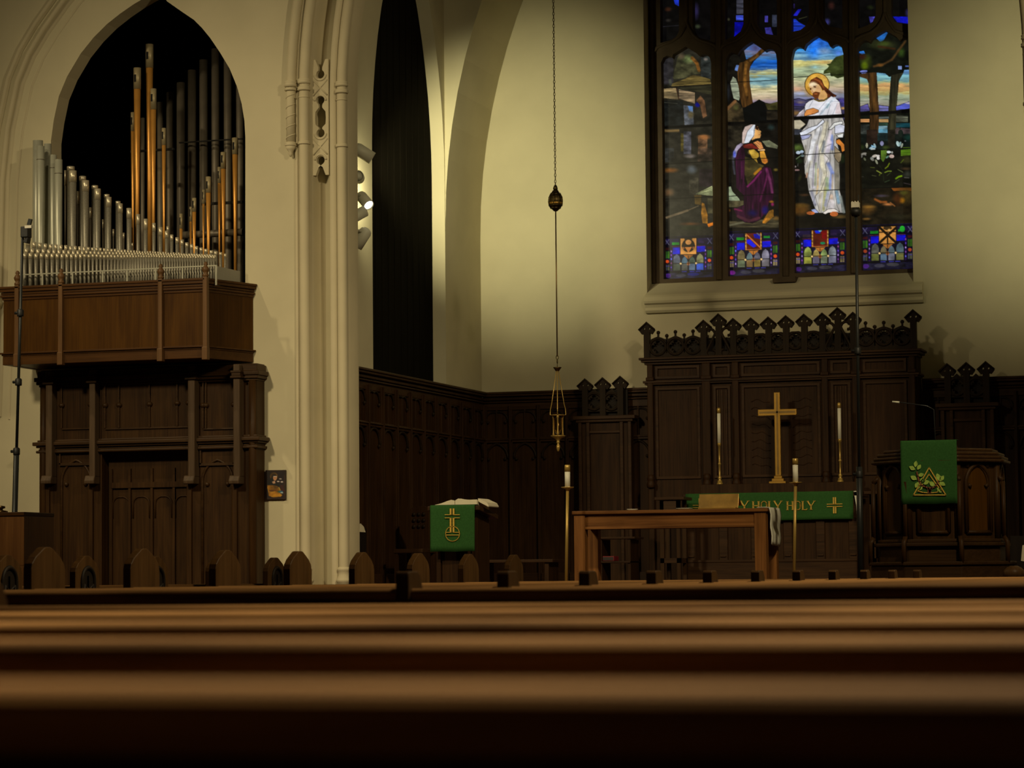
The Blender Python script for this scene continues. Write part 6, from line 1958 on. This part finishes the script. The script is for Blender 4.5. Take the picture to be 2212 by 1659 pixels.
# ---- fourth light: trees, hills and lilies
p = Paint(*lan[3], (15, 17, 11)); p.fr(1840, 50, 6.913)
sky4 = [(690, (90, 130, 190)), (760, (104, 160, 186)), (840, (126, 176, 176)), (890, (160, 168, 120)), (935, (196, 150, 96)), (980, (206, 164, 100)), (1040, (186, 176, 112)), (1100, (142, 156, 128)), (1180, (160, 160, 140)), (1240, (150, 142, 124))]
p.grad([(85, 690), (905, 680), (905, 1260), (85, 1270)], sky4, .4)
p.poly([(70, 80), (905, 80), (905, 690), (785, 700), (760, 765), (600, 790), (560, 805), (500, 752), (380, 738), (240, 745), (200, 800), (70, 780)], (15, 17, 11), n=.6)
p.poly([(350, 205), (485, 105), (540, 140), (478, 250), (430, 285)], (34, 100, 180), n=.4).poly([(88, 430), (180, 412), (198, 455), (150, 465)], (44, 120, 214), n=.3)
p.ell(450, 325, 160, 60, (44, 48, 22), soft=.6).ell(480, 300, 70, 26, (52, 64, 24), soft=.6).ell(210, 580, 70, 90, (56, 66, 18), soft=.6).ell(190, 640, 44, 44, (92, 112, 14), soft=.6).ell(740, 440, 45, 60, (46, 66, 24), soft=.6).ell(150, 500, 60, 40, (44, 22, 14), soft=.6)
p.line([(330, 645), (460, 620), (600, 545), (690, 420), (800, 270)], 30, (72, 50, 24), soft=3).line([(400, 350), (640, 385)], 30, (48, 30, 14), soft=3).ell(420, 625, 40, 22, (96, 62, 26), soft=.6)
p.rect(690, 640, 745, 690, (124, 146, 198)).rect(800, 632, 850, 655, (84, 110, 190)).poly([(115, 720), (150, 705), (232, 705), (225, 750), (150, 752)], (112, 124, 200), n=.4).line([(110, 740), (240, 732)], 12, LEAD)
p.poly([(240, 740), (372, 736), (392, 1080), (402, 1330), (405, 1680), (268, 1680), (268, 1300), (252, 900), (225, 835), (85, 790), (85, 770)], (60, 40, 19), n=.7, kind='v').line([(300, 780), (325, 900), (330, 1250)], 40, (92, 62, 26), soft=4, a=.7)
p.poly([(585, 780), (775, 735), (705, 860), (672, 1240), (652, 1680), (538, 1680), (560, 1100)], (40, 38, 25), n=.7, kind='v')
p.poly([(85, 1260), (240, 1203), (272, 1310), (100, 1330)], (92, 84, 150), n=.5, kind='s', lead=6).poly([(402, 1222), (552, 1242), (548, 1315), (404, 1318)], (104, 102, 158), n=.5, kind='s', lead=6).poly([(660, 1242), (850, 1172), (905, 1200), (905, 1270), (660, 1305)], (76, 84, 176), n=.5, kind='s', lead=6).ell(850, 1195, 50, 14, (190, 180, 190), soft=.5)
p.rect(110, 1430, 262, 1478, (176, 124, 76), n=.5, kind='s').rect(404, 1395, 552, 1425, (96, 106, 100), n=.5, kind='s').rect(404, 1436, 545, 1478, (186, 144, 90), n=.4, kind='s').rect(660, 1380, 840, 1475, (74, 76, 62), n=.8, kind='s').rect(660, 1492, 905, 1560, (20, 58, 66), n=.5, kind='s').rect(404, 1485, 540, 1530, (40, 62, 48), n=.5).rect(400, 1535, 532, 1640, (112, 146, 158), n=.5).rect(105, 1515, 262, 1660, (46, 50, 46), n=.9).poly([(660, 1560), (905, 1580), (905, 1640), (660, 1660)], (78, 64, 68), n=.6).poly([(690, 1640), (720, 1545), (765, 1650)], (24, 32, 26))
p.line([(85, 1365), (905, 1312)], 46, LEAD)
p.fr(1840, 280, 7.54)
p.rect(95, 70, 1010, 330, (16, 22, 19), n=.7, a=.9).rect(435, -10, 582, 48, (84, 136, 158), n=.4).rect(400, 60, 585, 180, (24, 38, 38), n=.5).rect(710, -10, 1000, 70, (70, 58, 58), n=.7).ell(795, 60, 42, 60, (22, 30, 24)).ell(920, 130, 60, 50, (22, 48, 40), soft=.6)
p.rect(240, 0, 420, 240, (34, 24, 18), n=.6).rect(590, 0, 700, 300, (30, 27, 20), n=.6)
p.rect(95, 340, 1010, 940, (17, 17, 11), n=.6)
p.poly([(475, 340), (580, 330), (560, 440), (510, 530), (475, 480)], (80, 108, 34), n=.4).poly([(800, 330), (1005, 310), (1005, 415), (800, 430)], (84, 122, 26), n=.4, kind='s').ell(560, 290, 50, 30, (56, 68, 26), soft=.6).rect(830, 285, 1005, 305, (70, 92, 24)).ell(890, 490, 100, 60, (44, 42, 22), soft=.6).ell(165, 285, 40, 40, (40, 50, 22), soft=.6)
for (x, y, rx, ry, c, ro) in ((245, 258, 18, 42, (158, 156, 130), 0), (325, 290, 50, 16, (150, 178, 190), -30), (345, 318, 42, 15, (196, 208, 206), -10), (375, 262, 17, 38, (150, 176, 180), -20), (350, 275, 40, 12, (130, 180, 210), 30), (490, 225, 30, 40, (124, 124, 156), 0), (752, 232, 26, 46, (186, 212, 210), -20), (785, 235, 18, 40, (150, 180, 180), 20), (815, 260, 16, 42, (166, 176, 156), 20), (870, 185, 16, 10, (90, 96, 96), 0),
                          (602, 365, 34, 21, (230, 236, 236), 0), (655, 372, 18, 20, (160, 160, 150), 0), (650, 435, 40, 30, (214, 186, 172), 0), (580, 445, 34, 14, (110, 150, 130), -40), (372, 430, 44, 22, (190, 180, 166), -20), (425, 428, 30, 18, (210, 204, 196), 0), (430, 465, 26, 26, (220, 214, 206), 0), (328, 470, 26, 28, (130, 130, 122), 0), (345, 495, 22, 16, (120, 118, 106), 0), (402, 525, 17, 40, (156, 158, 130), -25), (190, 395, 52, 18, (124, 120, 110), -15), (150, 435, 26, 24, (98, 98, 92), 0), (215, 405, 24, 12, (120, 116, 108), 30), (212, 482, 16, 28, (88, 92, 70), -30)):
    p.ell(x, y, rx, ry, c, rot=ro, n=.25)
for (pts, w, c) in (([(545, 632), (585, 600), (612, 548)], 17, (116, 134, 22)), ([(538, 697), (590, 676), (642, 676)], 17, (112, 132, 40)), ([(408, 670), (445, 690), (482, 712)], 17, (122, 132, 50)), ([(448, 745), (465, 715)], 18, (70, 78, 20)), ([(305, 615), (370, 620)], 11, (84, 90, 34)), ([(330, 745), (395, 758)], 11, (66, 68, 40)), ([(718, 798), (760, 768), (812, 755)], 26, (96, 128, 14)), ([(752, 650), (830, 692)], 13, (88, 96, 50)), ([(800, 540), (842, 490)], 14, (74, 88, 22)), ([(538, 855), (612, 825)], 14, (48, 62, 38)), ([(700, 862), (772, 812)], 13, (48, 56, 34)), ([(575, 750), (630, 700)], 10, (46, 56, 30)), ([(450, 590), (510, 670), (520, 840)], 9, (30, 38, 20)), ([(860, 780), (930, 785)], 14, (90, 88, 80)), ([(850, 870), (960, 895)], 14, (56, 48, 48)), ([(150, 768), (190, 768)], 10, (48, 46, 38))):
    p.line(pts, w, c, soft=1)
p.ell(910, 730, 60, 44, (54, 56, 46), soft=.7).ell(880, 635, 70, 20, (58, 44, 28), soft=.7)
p.rect(95, 950, 1010, 1560, (26, 21, 12), n=.7).poly([(640, 950), (1005, 945), (1005, 1010), (900, 985), (680, 1000)], (122, 68, 22), n=.5, kind='s').ell(880, 1080, 120, 110, (64, 52, 22), soft=.6).ell(812, 1152, 46, 42, (150, 98, 16), soft=.5).ell(840, 1030, 60, 26, (78, 74, 26), soft=.6).line([(380, 1135), (470, 1180), (560, 1180)], 34, (126, 70, 28), soft=3).ell(590, 1218, 70, 20, (156, 98, 52), soft=.6).line([(630, 1190), (700, 1245)], 18, (150, 94, 46), soft=2).ell(480, 1078, 90, 18, (58, 50, 60), soft=.7).ell(260, 1300, 100, 70, (84, 58, 24), soft=.6).ell(280, 1255, 90, 20, (110, 78, 30), soft=.6).ell(235, 1455, 60, 18, (120, 84, 36), soft=.6).ell(760, 1420, 180, 40, (36, 33, 20), soft=.7).ell(740, 1130, 60, 90, (60, 32, 12), soft=.6)
p.line([(95, 345), (1010, 298)], 11, LEAD).line([(95, 965), (1010, 928)], 11, LEAD)
base_panel(p, 1860.5, 489, 1974, 583, 4, 3)
PANES.append(p)
glab = ['dim stained glass light of rocks and a stone doorway', 'stained glass light with a kneeling veiled figure in dark purple', 'stained glass light with a standing bearded figure in a white robe and halo', 'stained glass light of tall trees and white lilies']
for p, lb in zip(PANES, glab):
    g = p.mesh('glass_panel', gl, win, GY)
    g['label'] = lb
# ---- small lights above
for i, (b_, xa, xb) in enumerate(UPPERS):
    y1 = int(max(q[1] for q in b_)) + 5
    p = Paint(int(min(xa, b_[0][0])) - 4, -270, int(max(xb, b_[-1][0])) + 5, y1, (9, 8, 8))
    w_ = xb - xa
    for k in range(10):
        yy = -250 + 24 * k
        p.ell(xa + w_ * RNG.random(), yy, w_ * .3, 10, [(12, 16, 96), (30, 24, 70), (24, 26, 18), (40, 26, 14)][k % 4], soft=.7, n=.8)
    if i == 0:
        p.poly([(1452, -14), (1468, -20), (1468, 14), (1458, 9)], (24, 44, 160), n=.5).ell(1443, 20, 6, 4, (52, 28, 16), soft=.6).ell(1444, 44, 5, 3, (40, 36, 32), soft=.6).line([(1426, 58), (1466, 55)], 1.2, (34, 34, 38))
    elif i == 1:
        p.ell(1504, 24, 5, 14, (40, 34, 70), soft=.6).ell(1507, 57, 5, 4, (58, 66, 44), soft=.6)
    elif i == 2:
        p.rect(1591, -20, 1607, 30, (54, 54, 64), n=.7, kind='s').rect(1590, 33, 1607, 44, (58, 74, 190), n=.6, kind='s').poly([(1587, 48), (1606, 47), (1606, 84), (1586, 84)], (8, 10, 140), n=.5).ell(1574, 42, 2.5, 3, (52, 50, 34), soft=.5)
    elif i == 3:
        p.rect(1652, 34, 1659, 48, (64, 58, 150), n=.6).poly([(1652, 60), (1665, 59), (1670, 76), (1655, 76)], (62, 58, 160), n=.5).rect(1668, 32, 1680, 58, (42, 46, 60), n=.6)
    elif i == 4:
        p.poly([(1713, 34), (1724, 20), (1731, 20), (1722, 34)], (26, 28, 160), n=.4).poly([(1706, 40), (1719, 41), (1726, 48), (1740, 56), (1734, 70), (1706, 72)], (24, 50, 164), n=.6, kind='s').line([(1726, 41), (1743, 36)], 1.2, (64, 66, 40)).rect(1707, 8, 1717, 18, (30, 22, 62), n=.5)
    elif i == 5:
        p.ell(1796, 12, 6, 7, (50, 26, 22), soft=.6).ell(1787, 47, 5, 6, (44, 44, 96), soft=.6)
    elif i == 6:
        p.poly([(1877, 36), (1891, 36), (1891, 44), (1880, 50)], (62, 58, 156), n=.5).ell(1880, 16, 6, 4, (26, 32, 14), soft=.6)
    else:
        p.poly([(1929, 36), (1968, 36), (1968, 52), (1938, 48)], (14, 18, 160), n=.5).ell(1963, 28, 6, 8, (40, 36, 80), soft=.6)
    p.mesh('upper_glass', gl, win, GY)

# ------------------------------------------------------------------ small painted icon on the arch wall
IY = WY - .028
ic = thing('icon_painting', 'small dark painted icon hanging on the cream wall beside the oak screen', 'painting', W(595, 1047, WY))
p = Paint(573.5, 1015, 616.5, 1079, (20, 9, 6), S=6); p.fr(540, 980, 11.85)
p.rect(390, 415, 900, 1170, (46, 22, 10), n=.4).rect(420, 445, 870, 1140, (26, 12, 14), n=.4)
p.ell(610, 575, 100, 98, (86, 62, 16), n=.4).ell(615, 590, 74, 76, (60, 34, 14))
p.poly([(440, 800), (500, 690), (560, 600), (590, 545), (650, 540), (690, 590), (690, 640), (650, 700), (640, 800)], (10, 16, 20), n=.3).poly([(640, 760), (750, 770), (780, 820), (640, 820)], (12, 22, 22))
p.poly([(595, 580), (690, 575), (690, 640), (655, 690), (610, 680), (590, 630)], (196, 140, 100), n=.2).rect(600, 572, 690, 592, (210, 190, 180)).ell(640, 620, 16, 8, (110, 66, 44)).poly([(560, 720), (640, 690), (650, 760), (590, 770)], (206, 160, 130), n=.2)
p.poly([(440, 810), (560, 800), (700, 830), (760, 900), (800, 1100), (600, 1120), (480, 1080)], (150, 100, 18), n=.6).line([(500, 940), (660, 940)], 26, (96, 50, 10)).line([(520, 1000), (640, 985)], 22, (196, 140, 40)).line([(560, 1090), (800, 1060)], 40, (176, 124, 16)).line([(450, 860), (480, 980)], 20, (180, 130, 30))
p.rect(770, 800, 870, 960, (62, 16, 12), n=.4).ell(780, 645, 34, 14, (196, 186, 180)).ell(722, 712, 34, 16, (206, 190, 186)).ell(815, 722, 34, 16, (190, 176, 170)).line([(740, 860), (775, 940)], 22, (190, 160, 60)).ell(790, 975, 56, 30, (44, 96, 130)).ell(815, 1000, 36, 16, (170, 190, 190)).ell(730, 975, 24, 22, (60, 100, 70))
obj('wood_board', MB().box(W(573, 1047, IY).x, W(616.5, 1047, IY).x, IY + .001, WY - .001, W(595, 1079, IY).z, W(595, 1015.5, IY).z), 'leather', ic, bevel=.002)
p.mesh('painted_scene', pn_, ic, IY)
# ------------------------------------------------------------------ light


def lamp(name, kind, loc, aim, power, col, size=.5, spot=None, blend=.6, size_y=None):
    d = bpy.data.lights.new(name, kind)
    d.energy = power
    d.color = col
    if kind == 'AREA':
        d.size = size
        if size_y:
            d.shape = 'RECTANGLE'; d.size_y = size_y
    else:
        d.shadow_soft_size = size
    if kind == 'SPOT':
        d.spot_size = radians(spot); d.spot_blend = blend
    o = bpy.data.objects.new(name, d)
    COL.objects.link(o)
    o.location = loc
    v = Vector(aim) - Vector(loc)
    o.rotation_euler = v.to_track_quat('-Z', 'Y').to_euler()
    return o


WARM = (1.0, .82, .49)
YEL = (1.0, .93, .56)
# unseen nave spots: overhead light on the pews, added fill on the arch wall
lamp('nave_fill_spot', 'SPOT', (1.8, 13.5, 9.8), (-3.4, 10.4, 0), 2900, WARM, .4, 84, .8)
lamp('nave_fill_spot', 'SPOT', (-1.4, 7.4, 9.6), (-1.0, 1.3, 0), 5200, WARM, .4, 42, 1.0)
lamp('nave_fill_spot', 'SPOT', (-11.6, 10.5, 8.6), (-9.3, 23, 2.3), 2900, WARM, .5, 40, 1.0)
lamp('nave_fill_spot', 'SPOT', (1.6, 14.0, 8.6), (-10.6, 23, 4.6), 1500, WARM, .4, 40, 1.0)
lamp('nave_fill_spot', 'SPOT', (2.6, 11.5, 8.6), (-.6, 23, 4.6), 2300, WARM, .4, 40, 1.0)
# arch wall lamp, and an unseen spot added to light the chancel furniture
lamp('wall_lamp', 'SPOT', (-13.9, 17.6, 9.3), (-8.9, 23, 2.0), 620, WARM, .12, 66, 1.0)
lamp('chancel_fill_spot', 'SPOT', (1.0, 12.5, 9.4), (-6.0, 22.8, 1.4), 2900, WARM, .3, 36, 1.0)
# spotlights behind the two piers
lamp('left_pier_spot', 'SPOT', (-8.80, 24.0, 5.0), (-8.5, 28, 5.3), 500, YEL, .06, 61, 1.0)
lamp('right_pier_spot', 'SPOT', (-2.56, 24.0, 5.0), (-2.7, 28, 5.4), 330, YEL, .06, 70, 1.0)
lamp('pier_glow', 'SPOT', (-8.83, 24.0, 4.66), (-9.1, 24.36, 4.72), 16, YEL, .03, 165, .6)

w = bpy.data.worlds.new('world')
SC.world = w
w.use_nodes = True
w.node_tree.nodes['Background'].inputs[0].default_value = (.05, .06, .09, 1)
w.node_tree.nodes['Background'].inputs[1].default_value = .2

vs_ = SC.view_settings
vs_.view_transform = 'Standard'
vs_.look = 'None'
vs_.gamma = 1
vs_.exposure = 0
vs_.use_curve_mapping = False
SC.cycles.use_denoising = True
SC.cycles.max_bounces = 6
SC.cycles.diffuse_bounces = 2
SC.cycles.glossy_bounces = 3
SC.cycles.sample_clamp_indirect = 4
